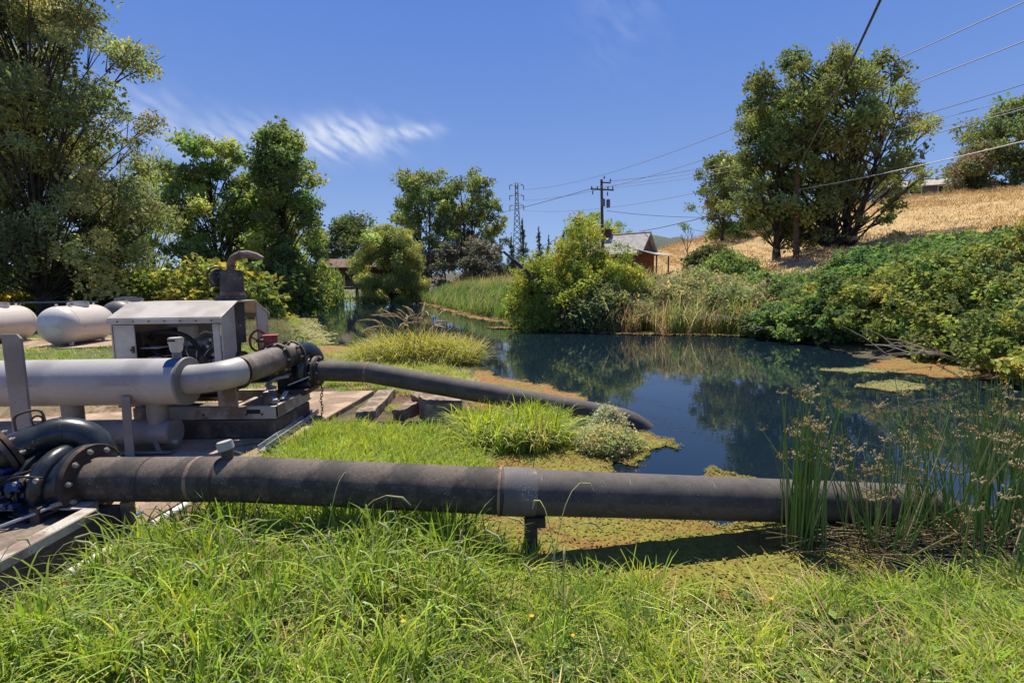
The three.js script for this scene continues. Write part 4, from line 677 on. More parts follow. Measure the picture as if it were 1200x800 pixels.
function instances(name, geo, mat, list, parent, kind = 'stuff') { // list: {p, q|e, s, c}
  const im = shade(new THREE.InstancedMesh(geo, mat, list.length)); im.name = name; im.userData = { kind };
  const m = new THREE.Matrix4(), q = new THREE.Quaternion(), e = new THREE.Euler(), col = new THREE.Color(), sc = V(1, 1, 1);
  list.forEach((o, i) => { e.set(...o.e); q.setFromEuler(e); if (o.turn) q.multiply(tq.setFromAxisAngle(YAX, o.turn)); Array.isArray(o.s) ? sc.set(...o.s) : sc.setScalar(o.s); m.compose(o.p, q, sc); im.setMatrixAt(i, m); im.setColorAt(i, col.setRGB(...o.c)); });
  parent.add(im); return im;
}
// many copies of small pieces baked into one patch: fewer, larger instances
function bake(geoms, list) {
  const src = geoms.map(g => { const q = g.index ? g.toNonIndexed() : g; return [q.attributes.position.array, q.attributes.normal.array]; });
  let n = 0; for (const o of list) n += src[o.g][0].length; const pos = new Float32Array(n), nor = new Float32Array(n), col = new Float32Array(n);
  const m = new THREE.Matrix4(), nm = new THREE.Matrix3(), q = new THREE.Quaternion(), e = new THREE.Euler(), sc = V(1, 1, 1), v = V(0, 0, 0); let k = 0;
  for (const o of list) {
    e.set(...o.e); q.setFromEuler(e); Array.isArray(o.s) ? sc.set(...o.s) : sc.setScalar(o.s); m.compose(o.p, q, sc); nm.getNormalMatrix(m); const [P, N] = src[o.g];
    for (let i = 0; i < P.length; i += 3) { v.set(P[i], P[i + 1], P[i + 2]).applyMatrix4(m); pos[k] = v.x; pos[k + 1] = v.y; pos[k + 2] = v.z; v.set(N[i], N[i + 1], N[i + 2]).applyMatrix3(nm).normalize(); nor[k] = v.x; nor[k + 1] = v.y; nor[k + 2] = v.z; col[k] = o.c[0]; col[k + 1] = o.c[1]; col[k + 2] = o.c[2]; k += 3; }
  }
  const b = new THREE.BufferGeometry(); b.setAttribute('position', new THREE.BufferAttribute(pos, 3)); b.setAttribute('normal', new THREE.BufferAttribute(nor, 3)); b.setAttribute('color', new THREE.BufferAttribute(col, 3)); b.setAttribute('uv', new THREE.BufferAttribute(new Float32Array(n / 3 * 2), 2)); return b;
}
const CL = {
  oak: [1, 2].map(s => leafCluster(11, 0.26, 0.17, 0.42, s)), fine: [3, 4].map(s => leafCluster(12, 0.24, 0.13, 0.40, s)), willow: [5, 6].map(s => leafCluster(13, 0.24, 0.07, 0.38, s, 0.9)),
  bramble: [7, 8].map(s => leafCluster(9, 0.15, 0.11, 0.22, s, 0.6)), small: [9, 10].map(s => leafCluster(10, 0.105, 0.06, 0.20, s, 0.8)), tiny: [11, 12].map(s => leafCluster(9, 0.03, 0.016, 0.05, s)),
  near: [13, 14].map(s => leafCluster(11, 0.19, 0.12, 0.34, s)),
};
const STR = [strand(20, 1.7, 0.22, 0.06, 21), strand(16, 1.3, 0.2, 0.06, 22)];
function vary(c, R, a = 0.35) { const k = 2.0 * (1 + (R() - 0.5) * 2 * a), w = (R() - 0.5) * 0.25; return [c[0] * k * (1 + w), c[1] * k, c[2] * k * (1 - w * 0.5)]; }
// one tree: trunk with limbs, crown of leaf sprays gathered in clumps
function tree(name, label, o) {
  const R = rngOf(o.seed), { x, z, h } = o, y = o.y ?? height(x, z) - 0.1, t = thing(name, label, 'tree', [x, y, z], 0, o.group);
  const rx = o.rx, rz = o.rz ?? rx, cb = o.base ?? 0.22, tr = o.trunk ?? h * 0.018, lean = o.lean ?? [0, 0], stems = o.stems ?? 1;
  const axis = (q, s = 0) => V(lean[0] * q + 0.25 * Math.sin(q * 5 + o.seed + s) * h * 0.03 + (stems > 1 ? (s - (stems - 1) / 2) * rx * 0.30 * (0.25 + q) : 0), h * q, lean[1] * q + 0.25 * Math.cos(q * 4 + o.seed) * h * 0.03);
  for (let s = 0; s < stems; s++) { const pts = [], rad = []; for (let k = 0; k <= 8; k++) { const q = k / 8 * 0.86; pts.push(axis(q, s)); rad.push(tr * (k === 0 ? 1.35 : 1) * Math.pow(1 - q * 0.95, 0.8) / Math.sqrt(stems)); } mesh('trunk', tube(pts, rad, 9), M.bark, t); }
  const list = [[], [], []], limbs = [];
  const prof = o.profile ?? (q => Math.sqrt(clamp(1 - Math.pow(Math.abs(q - 0.42) / 0.6, 2.2))));
  for (let c = 0; c < o.clumps; c++) {
    const q = Math.pow(R(), 0.85), yy = h * lerp(cb, 0.97, q), pr = prof(q), a = R() * 6.283, rr = Math.pow(R(), 0.5) * pr, wob = 0.8 + 0.4 * vnoise(a * 1.5 + o.seed, q * 4);
    const ac = axis(yy / h, 0.5), cx = ac.x + Math.cos(a) * rr * rx * wob, cz = ac.z + Math.sin(a) * rr * rz * wob, C = V(cx, yy, cz);
    const cr = (o.clumpR ?? rx * 0.26) * (0.5 + 0.72 * R()) * (o.taper ? 1.15 - q : 1);
    const q0 = Math.max(cb * 0.7, yy / h - 0.16 - 0.22 * rr), S = axis(q0, Math.floor(R() * stems));
    const mid = S.clone().lerp(C, 0.55); mid.y += (C.y - S.y) * 0.10 - 0.2; limbs.push(tube([S, mid, C.clone().add(V(0, -cr * 0.2, 0))], [tr * 0.30 * (1 - q0 * 0.7), tr * 0.17, tr * 0.05].map(v => v * (o.limbR ?? 0.8)), 5, false));
    for (let w = 0; w < 3; w++) { const e = C.clone().add(V((R() - 0.5) * cr * 1.7, (R() - 0.2) * cr, (R() - 0.5) * cr * 1.7)); limbs.push(tube([mid.clone().lerp(C, 0.5), e], [tr * 0.09, tr * 0.03], 4, false)); }
    const tone = 0.72 + 0.55 * R(), cols = o.colors[Math.floor(R() * o.colors.length)], v = vary(cols, R, 0.18);
    list[c % 3].push({ p: C, e: o.droop ? [0, R() * 6.28, 0] : [(R() - 0.5) * 0.7, R() * 6.28, (R() - 0.5) * 0.7], s: cr, c: [v[0] * tone * 1.95, v[1] * tone * 2.0, v[2] * tone * 1.95] });
  }
  mesh('limbs', merge(limbs), M.bark, t);
  const cr = new THREE.Group(); cr.name = 'crown'; t.add(cr);
  const gs = o.droop ? STR : CL[o.leaf ?? 'oak'], cr0 = o.clumpR ?? rx * 0.26, n = Math.round(o.per * (o.dens ?? 0.6));
  for (let b = 0; b < 3; b++) { // three different leaf clumps per tree, of unit radius
    const pc = []; for (let k = 0; k < n; k++) { const u = R() * 2 - 1, an = R() * 6.283, q = Math.sqrt(1 - u * u), r = Math.pow(R(), 0.45); const w = 0.62 + 0.76 * R(), tn = (R() - 0.5) * 0.24; pc.push({ g: k & 1, p: V(q * Math.cos(an) * r, u * r * (o.flat ?? 0.62), q * Math.sin(an) * r), e: o.droop ? [(R() - 0.5) * 0.2, R() * 6.28, (R() - 0.5) * 0.2] : [R() * 6.28, R() * 6.28, R() * 6.28], s: (o.leafScale ?? 1) * (0.7 + 0.6 * R()) / cr0, c: [w * (1 + tn), w, w * (1 - tn)] }); }
    if (list[b].length) instances('foliage', bake(gs, pc), M.leaf, list[b], cr);
  }
  return t;
}
const OAK = [[0.058, 0.070, 0.017], [0.047, 0.059, 0.016], [0.075, 0.082, 0.021]], OLIVE = [[0.080, 0.088, 0.030], [0.062, 0.073, 0.026], [0.118, 0.116, 0.042]], YEL = [[0.17, 0.168, 0.026], [0.135, 0.146, 0.024], [0.21, 0.185, 0.032]], MID = [[0.088, 0.108, 0.018], [0.07, 0.092, 0.018], [0.118, 0.126, 0.021]], DARK = [[0.040, 0.052, 0.014], [0.048, 0.058, 0.016]], WIL = [[0.115, 0.122, 0.032], [0.095, 0.108, 0.028], [0.145, 0.142, 0.036]];
const G1 = 'trees along the left bank', G2 = 'trees past the far end of the pond', G3 = 'oaks on the golden hill';
tree('shade_tree', 'tall spreading tree with gray green leaves behind the propane tanks', { x: -23.4, z: -26, h: 18.5, rx: 5.0, base: 0.1, clumps: 175, per: 46, dens: 1.1, clumpR: 1.15, limbR: 0.6, colors: OLIVE, seed: 11, trunk: 0.36, leaf: 'near', leafScale: 0.95, group: G1, profile: q => Math.sqrt(clamp(1 - Math.pow(Math.abs(q - 0.5) / 0.62, 2.4))) });
tree('shade_tree', 'second gray green tree filling the gap beside the tall spreading one', { x: -27.5, z: -27, h: 16.5, rx: 5.0, base: 0.12, clumps: 105, per: 44, dens: 1.1, clumpR: 1.3, limbR: 0.6, colors: OLIVE, seed: 12, trunk: 0.3, leaf: 'near', leafScale: 0.95, group: G1 });
tree('shade_tree', 'lower rounded dark tree between the tall tree and the willow', { x: -24.4, z: -31.5, h: 8.4, rx: 3.0, base: 0.08, dens: 0.8, clumps: 62, per: 46, clumpR: 1.0, colors: DARK.concat([[0.06, 0.078, 0.024]]), seed: 13, leaf: 'near', leafScale: 1.15, group: G1 });
tree('willow_tree', 'yellow green weeping willow among the left bank trees', { x: -30.5, z: -44, h: 13.6, rx: 3.6, base: 0.25, clumps: 46, per: 26, clumpR: 1.2, colors: YEL.concat(WIL), seed: 14, droop: true, leafScale: 1.3, group: G1 });
tree('maple_tree', 'dark columnar maple with pale tips rising beside the willow', { x: -25.0, z: -44, h: 14.2, rx: 4.4, base: 0.1, clumps: 95, per: 36, clumpR: 0.9, colors: [[0.05, 0.07, 0.015], [0.045, 0.06, 0.014], [0.085, 0.095, 0.022]], seed: 15, leaf: 'oak', leafScale: 1.15, group: G1, profile: q => Math.sqrt(clamp(1 - Math.pow(Math.abs(q - 0.4) / 0.65, 2))) * (0.7 + 0.5 * vnoise(q * 5, 3.3)) });
tree('willow_tree', 'bright yellow willow glowing behind the air cleaner spout', { x: -25.5, z: -54, h: 11.5, rx: 3.6, base: 0.1, clumps: 46, per: 24, clumpR: 1.3, colors: YEL, seed: 16, droop: true, leafScale: 1.4, group: G1 });
tree('alder_tree', 'tall narrow tree with open crown standing on the left shore', { x: -18.6, z: -42, h: 14.8, rx: 4.6, base: 0.05, clumps: 110, per: 36, clumpR: 0.95, colors: [[0.055, 0.072, 0.016], [0.046, 0.06, 0.015], [0.09, 0.105, 0.02]], seed: 17, leaf: 'oak', leafScale: 1.1, group: G1, profile: q => Math.pow(1.02 - q, 0.5) * (0.6 + 0.6 * vnoise(q * 6, 7.7)) * (q < 0.2 ? 0.8 : 1), lean: [0.6, 0] });
tree('alder_tree', 'dark leafy tree just behind the narrow shore tree', { x: -22.8, z: -48, h: 11.5, rx: 3.4, base: 0.1, clumps: 48, per: 38, clumpR: 1.2, colors: MID.concat(DARK), seed: 18, leaf: 'oak', leafScale: 1.2, group: G1 });
tree('weeping_willow', 'small weeping willow hanging over the far left shore', { x: -21.4, z: -60, h: 5.2, rx: 2.2, base: 0.3, clumps: 34, per: 30, clumpR: 0.9, colors: [[0.12, 0.14, 0.03], [0.09, 0.115, 0.025]], seed: 19, droop: true, leafScale: 1.7, group: G1 });
tree('broadleaf_tree', 'dark distant tree behind the covered bridge', { x: -29.5, z: -98, h: 15.5, rx: 5.5, base: 0.15, clumps: 52, per: 34, clumpR: 1.7, colors: DARK, seed: 20, leafScale: 1.7, group: G2 });
tree('broadleaf_tree', 'low dark tree to the left of the covered bridge roof', { x: -36, z: -96, h: 12.5, rx: 5, base: 0.15, clumps: 42, per: 32, clumpR: 1.7, colors: DARK, seed: 21, leafScale: 1.7, group: G2 });
tree('willow_tree', 'rounded gray green willow at the water between bridge and tall grass', { x: -15.6, z: -67, h: 10.9, rx: 4.6, base: 0.0, clumps: 150, per: 40, dens: 0.9, clumpR: 1.0, colors: [[0.108, 0.112, 0.028], [0.088, 0.096, 0.026], [0.135, 0.132, 0.034]], seed: 22, leaf: 'willow', leafScale: 1.5, group: G2, profile: q => q < 0.4 ? 0.86 + 0.35 * q : Math.sqrt(clamp(1 - Math.pow((q - 0.4) / 0.62, 2.1))) });
tree('tall_oak', 'tall open crowned oak left of a similar one behind the tall grass', { x: -13.6, z: -82, h: 19.2, rx: 6.2, base: 0.22, clumps: 82, per: 34, clumpR: 1.55, colors: OAK, seed: 23, leafScale: 1.55, stems: 2, group: G2 });
tree('tall_oak', 'tall open crowned oak right of a similar one behind the tall grass', { x: -6.6, z: -80, h: 18.0, rx: 5.6, base: 0.18, clumps: 68, per: 34, clumpR: 1.5, colors: OAK, seed: 24, leafScale: 1.55, stems: 2, group: G2 });
tree('brown_leaf_tree', 'low dull brown tree at the foot of the tall oaks', { x: -4.0, z: -70, h: 6.8, rx: 3.2, base: 0.1, clumps: 30, per: 30, clumpR: 1.1, colors: [[0.055, 0.048, 0.03], [0.045, 0.045, 0.028]], seed: 25, leafScale: 1.4, group: G2 });
tree('brown_leaf_tree', 'dim brownish tree between the willow and the oaks', { x: -9.5, z: -74, h: 7, rx: 3.4, base: 0.1, clumps: 30, per: 30, clumpR: 1.2, colors: [[0.07, 0.055, 0.042], [0.05, 0.055, 0.03]], seed: 26, leafScale: 1.4, group: G2 });
[[2.6, -112, 15.8], [6.4, -116, 14.2], [0.2, -120, 13.2], [8.8, -120, 12.8], [11.2, -110, 12.8], [-2.5, -118, 12]].forEach(([x, z, h], i) => tree('fir_tree', 'small pointed dark fir on the skyline near the lattice tower', { x, z, h, rx: 2.4, base: 0.05, clumps: 70, per: 24, clumpR: 0.8, flat: 0.5, taper: true, colors: [[0.035, 0.05, 0.028], [0.042, 0.055, 0.03]], seed: 30 + i, leaf: 'fine', leafScale: 1.4, group: 'skyline firs', profile: q => 1.02 - q }));
tree('broadleaf_tree', 'light green tree on the skyline behind the utility pole and barn', { x: 13.6, z: -92, h: 12.4, rx: 4.2, base: 0.1, clumps: 40, per: 26, clumpR: 1.3, colors: MID, seed: 37, leafScale: 1.5, group: G2 });
tree('broadleaf_tree', 'wispy light green tree right above the barn roof', { x: 19.5, z: -96, h: 9.4, rx: 4, base: 0.1, clumps: 26, per: 22, clumpR: 1.2, colors: MID, seed: 38, leafScale: 1.4, group: G2 });
tree('oak_tree', 'largest oak with open multi stemmed crown behind the plain pole', { x: 25.4, z: -40, y: 4.2, h: 14.4, rx: 7.1, rz: 5.5, base: 0.02, clumps: 175, per: 36, clumpR: 1.0, colors: OAK.concat([[0.075, 0.082, 0.024]]), seed: 41, leafScale: 1.0, stems: 4, trunk: 0.42, group: G3, profile: q => Math.sqrt(clamp(1 - Math.pow(Math.abs(q - 0.46) / 0.62, 2.2))) });
tree('oak_tree', 'lower leaning oak growing into the left side of the largest oak', { x: 20.9, z: -40.5, y: 3.6, h: 11.6, rx: 3.6, base: 0.1, clumps: 66, per: 36, clumpR: 1.0, colors: OAK, seed: 42, leafScale: 1.0, trunk: 0.26, group: G3, lean: [-0.6, 0] });
tree('oak_tree', 'rounded oak standing apart on the hill, left of the largest oak', { x: 31, z: -76, h: 11.8, rx: 5.8, base: 0.12, clumps: 66, per: 34, clumpR: 1.5, colors: DARK.concat(OAK), seed: 43, leafScale: 1.45, group: G3 });
tree('oak_tree', 'wide oak on the hilltop to the right of the gray house', { x: 73, z: -76, h: 12.8, rx: 7.0, base: 0.05, clumps: 90, per: 36, clumpR: 1.7, colors: OAK.concat(DARK), seed: 44, leafScale: 1.6, group: G3 });
tree('oak_tree', 'dark oak hugging the left end of the gray house', { x: 55, z: -84, h: 8.5, rx: 4.5, base: 0.1, clumps: 40, per: 30, clumpR: 1.4, colors: DARK, seed: 45, leafScale: 1.5, group: G3 });
tree('oak_tree', 'browned small oak leaning over the right end of the gray house', { x: 65.5, z: -74, h: 6.6, rx: 2.8, base: 0.05, clumps: 30, per: 30, clumpR: 1.1, colors: [[0.075, 0.058, 0.03], [0.055, 0.06, 0.02]], seed: 46, leafScale: 1.4, group: G3 });
{ // bare little tree
  const t = thing('bare_tree', 'leafless twiggy tree beside the barn on the slope', 'tree', [22.5, height(22.5, -66) - 0.1, -66]), R = rngOf(55), g = [];
  const grow = (p, d, L, r, n) => { const e = p.clone().addScaledVector(d, L); g.push(tube([p, e], [r, r * 0.6], 4, false)); if (n) for (let k = 0; k < 3; k++) grow(e.clone().lerp(p, R() * 0.4), d.clone().add(V((R() - 0.5) * 1.1, R() * 0.3, (R() - 0.5) * 1.1)).normalize(), L * 0.65, r * 0.55, n - 1); };
  grow(V(0, 0, 0), V(0, 1, 0), 1.9, 0.09, 4); mesh('branches', merge(g), M.bark, t);
}
console.log('trees');

// ------------------------------------------------------------ shrubs and thickets
const SPR = {};
function sprigs(leaf) { // two sprigs of twelve leaf sprays each, shared by all shrubs of that leaf
  if (!SPR[leaf]) { const rad = { bramble: 0.42, small: 0.36, tiny: 0.085 }[leaf]; SPR[leaf] = [0, 1].map(b => { const R = rngOf(500 + b + leaf.length * 7), pc = []; for (let k = 0; k < 12; k++) { const a = R() * 6.28, u = R() * 2 - 1, q = Math.sqrt(1 - u * u), r = rad * Math.cbrt(R()), w = 0.65 + 0.7 * R(), tn = (R() - 0.5) * 0.3; pc.push({ g: k & 1, p: V(q * Math.cos(a) * r, u * r * 0.7, q * Math.sin(a) * r), e: [(R() - 0.5) * 1.4, R() * 6.28, (R() - 0.5) * 1.4], s: 0.7 + 0.6 * R(), c: [w * (1 + tn), w, w * (1 - tn)] }); } return bake(CL[leaf], pc); }); }
  return SPR[leaf];
}
function shrub(name, label, o) {
  const R = rngOf(o.seed), y = o.y ?? height(o.x, o.z) - 0.05, t = thing(name, label, o.cat ?? 'shrub', [o.x, y, o.z], 0, o.group), list = [[], []], stems = [];
  const rz = o.rz ?? o.rx, sc = o.leafScale ?? 1;
  for (let k = 0; k < o.n / 6; k++) {
    const a = R() * 6.283, u = Math.pow(R(), o.top ?? 0.8), cs = Math.sqrt(Math.max(0, 1 - u * u)), lump = 0.5 + 0.95 * fbm(Math.cos(a) * 2.2 + u * 3 + o.seed, Math.sin(a) * 2.2 + u * 2.5, 3) + 0.10 * (R() - 0.5);
    const depth = 1 - 0.42 * Math.pow(R(), 1.6), r = lump * depth;
    const px = Math.cos(a) * cs * o.rx * r, pz = Math.sin(a) * cs * rz * r, gy = o.conform === false ? 0 : height(o.x + px, o.z + pz) - y;
    const p = V(px, Math.max(0.03, gy) + u * o.h * r + 0.05, pz), cols = o.colors[Math.floor(clamp(fbm(px * 0.5 + o.seed, pz * 0.5 + p.y * 0.6, 2) * 1.4 - 0.2 + (R() - 0.5) * 0.5, 0, 0.999) * o.colors.length)];
    list[k & 1].push({ p, e: [(R() - 0.5) * 1.4, R() * 6.28, (R() - 0.5) * 1.4], s: sc * (0.7 + 0.6 * R()), c: vary(cols, R, 0.35).map(v => v * 1.35) });
  }
  for (let k = 0; k < (o.shoots ?? 0); k++) { // young shoots standing out of the crown
    const a = R() * 6.283, u = 0.25 + 0.75 * R(), cs = Math.sqrt(1 - u * u), b = V(Math.cos(a) * cs * o.rx * 0.85, u * o.h * 0.9, Math.sin(a) * cs * rz * 0.85); if (o.conform !== false) b.y += Math.max(0, height(o.x + b.x, o.z + b.z) - y);
    const L = o.h * (0.12 + 0.22 * R()), d = V(Math.cos(a) * cs * 0.7 + (R() - 0.5) * 0.5, 0.9, Math.sin(a) * cs * 0.7 + (R() - 0.5) * 0.5).normalize(), cols = o.colors[Math.floor(R() * o.colors.length)];
    stems.push(tube([b, b.clone().addScaledVector(d, L)], [0.012, 0.004], 4, false));
    for (let j = 1; j <= 4; j++) list[j & 1].push({ p: b.clone().addScaledVector(d, L * j / 4), e: [(R() - 0.5) * 1.4, R() * 6.28, (R() - 0.5) * 1.4], s: sc * (0.5 - 0.07 * j), c: vary(cols, R, 0.3).map(v => v * 1.35) });
  }
  for (let k = 0; k < (o.stems ?? 14); k++) { const a = R() * 6.283, q = 0.3 + 0.65 * R(), e = V(Math.cos(a) * o.rx * q, o.h * (1.05 - q * 0.6), Math.sin(a) * rz * q), s = V(e.x * 0.25, 0, e.z * 0.25), m = s.clone().lerp(e, 0.5).add(V(0, o.h * 0.12, 0)); stems.push(tube([s, m, e], [0.025, 0.018, 0.006].map(v => v * (o.stemR ?? 1)), 5, false)); }
  mesh('stems', merge(stems), o.stemMat ?? M.bark, t);
  const cr = new THREE.Group(); cr.name = 'crown'; t.add(cr); const gs = sprigs(o.leaf ?? 'bramble');
  instances('foliage', gs[0], M.leaf, list[0], cr); instances('foliage', gs[1], M.leaf, list[1], cr); return t;
}
const BR = [[0.065, 0.105, 0.022], [0.085, 0.125, 0.028], [0.05, 0.08, 0.02]], BRY = [[0.11, 0.135, 0.025], [0.145, 0.15, 0.03], [0.085, 0.11, 0.023]], WEED = [[0.11, 0.12, 0.038], [0.14, 0.13, 0.05], [0.085, 0.10, 0.03], [0.15, 0.12, 0.06]], GOLD = [[0.19, 0.178, 0.034], [0.14, 0.158, 0.029], [0.225, 0.185, 0.04]];
const GB = 'bramble thickets on the right bank';
[
  ['dark glossy bramble mound crowning the right bank', 12.7, -18.2, 3.6, 3.0, 1.75, BR, 3600],
  ['dense green bramble mound beside the crowning one', 15.2, -16.2, 3.4, 2.8, 1.2, BR, 3200],
  ['deep green bramble shoulder below the golden hill', 17.0, -20.5, 4.2, 3.2, 1.0, BR, 2800],
  ['mixed green bramble face above the orange algae', 11.4, -14.6, 2.7, 2.6, 1.7, BR.concat(BRY), 3200],
  ['low yellowing bramble skirt by the waterline', 10.2, -16.9, 2.0, 2.4, 1.3, BRY.concat(BR), 2200],
  ['yellow green bramble tangle over the orange algae', 11.6, -12.2, 2.2, 1.9, 1.9, BRY.concat(WEED), 2600],
  ['tall yellow leaved thicket by the pale bare stem', 13.4, -12.6, 2.4, 2.0, 1.4, BRY.concat(GOLD), 2600],
  ['golden thicket crowding down to the pond corner', 10.9, -9.5, 1.7, 1.5, 1.5, GOLD.concat(BRY), 2400],
  ['golden thicket above the pond corner', 12.4, -10.4, 1.9, 1.7, 1.5, GOLD.concat(BRY), 2400],
  ['tall pale thicket against the golden hill', 15.6, -13.2, 2.4, 2.0, 1.0, BRY.concat(GOLD), 2000],
  ['weedy green bank thicket behind the cattails', 9.6, -20.6, 2.6, 2.0, 1.1, WEED.concat(BR), 2600],
  ['olive weed thicket between cattails and bush', 6.6, -22.4, 2.6, 1.9, 1.2, WEED, 2600],
  ['tan flowered weed thicket below the barn', 9.2, -24.6, 3.0, 2.2, 1.2, WEED.concat([[0.24, 0.15, 0.07]]), 2400],
  ['yellow green weed thicket right of the willow bush', 4.9, -23.6, 2.2, 1.6, 1.5, BRY.concat(WEED), 2600],
  ['bramble slope under the plain utility pole', 13.6, -23.6, 3.4, 2.6, 0.7, BR.concat(WEED), 2400],
  ['tall pale leaved shrub rising above the golden thickets', 12.3, -12.5, 1.6, 1.5, 2.2, BRY.concat(GOLD), 2200],
  ['small bramble at the right end of the algae bed', 9.9, -8.4, 1.1, 0.9, 0.9, GOLD.concat(BRY), 1300],
].forEach(([label, x, z, rx, rz, h, colors, n], i) => shrub('bramble_thicket', label, { x, z, rx, rz, h, colors, n: n * 1.35, seed: 100 + i, group: GB, leaf: i > 9 && i < 15 ? 'small' : 'bramble', leafScale: i > 9 && i < 15 ? 1.1 : 0.72, shoots: 22 }));
const WB = [[0.135, 0.16, 0.02], [0.165, 0.175, 0.022], [0.10, 0.125, 0.018], [0.20, 0.175, 0.026]];
[['large bright leafy willow bush at the water in midpond', 2.2, -22.2, 1.9, 1.6, 3.3, 1500, 34], ['tallest willow bush with ragged top beside the large one', 3.3, -23.2, 1.4, 1.3, 4.5, 1300, 46], ['low spreading willow bush reaching out over the water', 1.0, -21.9, 1.2, 1.1, 2.6, 800, 28], ['yellowing willow bush between the tallest one and the weeds', 4.5, -22.4, 1.3, 1.2, 2.8, 800, 30]].forEach(([label, x, z, rx, rz, h, n, shoots], i) => shrub('willow_bush', label, { x, z, rx, rz, h, colors: WB, n, seed: 130 + i * 3, leaf: 'small', leafScale: 0.95, stems: 34, stemR: 1.2, top: 0.95, shoots, conform: false, y: 0.02, group: 'willow bushes' }));
shrub('willow_bush', 'low dark skirt bush at the foot of the large willow bush', { x: 3.6, z: -21.4, rx: 1.6, rz: 1.1, h: 1.4, shoots: 10, colors: [[0.06, 0.075, 0.022], [0.09, 0.10, 0.03]], n: 1700, seed: 132, leaf: 'small', leafScale: 1.4, y: 0.02, conform: false, group: 'willow bushes' });
shrub('round_shrub', 'round green shrub on the slope left of the plain pole', { x: 12.3, z: -29, rx: 1.6, h: 1.8, colors: [[0.075, 0.11, 0.024], [0.06, 0.09, 0.02], [0.10, 0.13, 0.03]], n: 2200, seed: 133, leaf: 'small', leafScale: 1.3, shoots: 30 });
shrub('dark_shrub', 'small dark shrub further up behind the round green one', { x: 18.2, z: -48, rx: 1.6, h: 1.9, colors: DARK, n: 700, seed: 134, leafScale: 1.8 });
shrub('dark_shrub', 'small lone shrub on the golden hillside below the house', { x: 66.5, z: -75.5, rx: 1.2, h: 2.3, colors: DARK, n: 400, seed: 135, leafScale: 2.2 });
[[33, -72, 3], [37, -71, 2.6], [41, -70, 2.8]].forEach(([x, z, r], i) => shrub('hedge_shrub', 'bright green low hedge shrub on the hill under the rounded oak', { x, z, rx: r, rz: 1.5, h: 1.5, colors: [[0.12, 0.16, 0.03], [0.09, 0.13, 0.025]], n: 500, seed: 136 + i, leafScale: 2.4, group: 'hedge shrubs on the hill' }));
const GL = 'hedge shrubs behind the tanks';
[[-31, -31, 3.2, 2.6, YEL], [-27, -33, 3, 2.3, YEL.concat(MID)], [-23.5, -35, 2.6, 2.4, MID], [-35.5, -31, 3.4, 2.8, MID.concat(YEL)], [-20.3, -33.5, 2.2, 2.1, DARK], [-19.8, -36.5, 2.4, 2.4, MID.concat(YEL)], [-20.5, -40, 2.6, 3.6, YEL], [-22.5, -38.5, 2.4, 2.6, MID], [-19.6, -29.5, 1.9, 2.3, YEL.concat(MID)], [-16.8, -28.6, 1.7, 2.7, YEL], [-14.9, -28.4, 1.4, 2.2, YEL.concat(MID)]].forEach(([x, z, r, h, colors], i) => shrub('hedge_shrub', ['yellow green hedge shrub at the far left behind the rail', 'light green hedge shrub behind the tank rail', 'leafy hedge shrub right of the shade tree trunk', 'broad hedge shrub at the left end of the rail', 'dark hedge shrub in the trees shade', 'ivy covered shrub right of the dark one', 'bright yellow tall shrub under the maple', 'green shrub under the maple and willow', 'sunlit leafy shrub in front of the dark hedge', 'glowing yellow shrub behind the engine housing roof', 'low yellow shrub beside the glowing one'][i], { x, z, rx: r, h, colors, n: 1500, seed: 150 + i, leafScale: 1.9, group: GL }));
shrub('shore_bush', 'dark drooping bush under the narrow shore tree', { x: -17.6, z: -39, rx: 2.6, h: 3.4, colors: DARK.concat(MID), n: 1500, seed: 160, leafScale: 1.9 });
shrub('gray_shrub', 'small gray green shrub on the algae before the far pipe end', { x: 1.05, z: -5.62, rx: 0.31, rz: 0.24, h: 0.14, colors: [[0.17, 0.175, 0.07], [0.14, 0.155, 0.05], [0.21, 0.19, 0.09]], n: 1000, seed: 161, leaf: 'tiny', leafScale: 1.05, y: 0.0, conform: false, stems: 24, stemR: 0.14 });
shrub('gray_shrub', 'small upright gray green sprig touching the far pipe end', { x: 1.15, z: -6.08, rx: 0.15, rz: 0.13, h: 0.26, colors: [[0.15, 0.17, 0.085], [0.19, 0.19, 0.11]], n: 500, seed: 162, leaf: 'tiny', leafScale: 1.05, y: 0.0, conform: false, stems: 16, stemR: 0.14 });
console.log('shrubs');
// dead branches at the waterline
function deadBranch(label, x, y, z, turn, len, seed, rise = 0.25) { const t = thing('dead_branch', label, 'branch', [x, y, z], turn, 'dead branches at the waterline'), R = rngOf(seed), g = []; const main = []; for (let k = 0; k <= 6; k++) main.push(V(len * k / 6, rise * len * Math.sin(k / 6 * 2.4) * 0.6, (R() - 0.5) * 0.12)); g.push(tube(main, main.map((_, k) => 0.022 * (1 - k / 7)), 5)); for (let k = 0; k < 7; k++) { const a = main[1 + (k % 5)], e = a.clone().add(V(len * (0.15 + 0.25 * R()), (R() - 0.35) * len * 0.35, (R() - 0.5) * len * 0.5)); g.push(tube([a, a.clone().lerp(e, 0.5).add(V(0, 0.05, 0)), e], [0.012, 0.009, 0.004], 4)); } mesh('twigs', merge(g), M.deadWood, t); }
[['pale dead branch dipping into the pond by the cattails', 8.3, 0.45, -17.6, 2.6, 1.8, 1], ['forked dead branch under the bramble skirt', 8.6, 0.25, -16.2, 2.9, 1.2, 2], ['long dead branch across the orange algae bed', 9.3, 0.12, -9.9, 3.25, 2.6, 4], ['broken dead branch at the duckweed side', 9.6, 0.2, -11.2, 3.4, 1.8, 6], ['dead stalk bent over near the small algae raft', 8.0, 0.5, -18.6, 2.2, 1.5, 7]].forEach(a => deadBranch(...a));
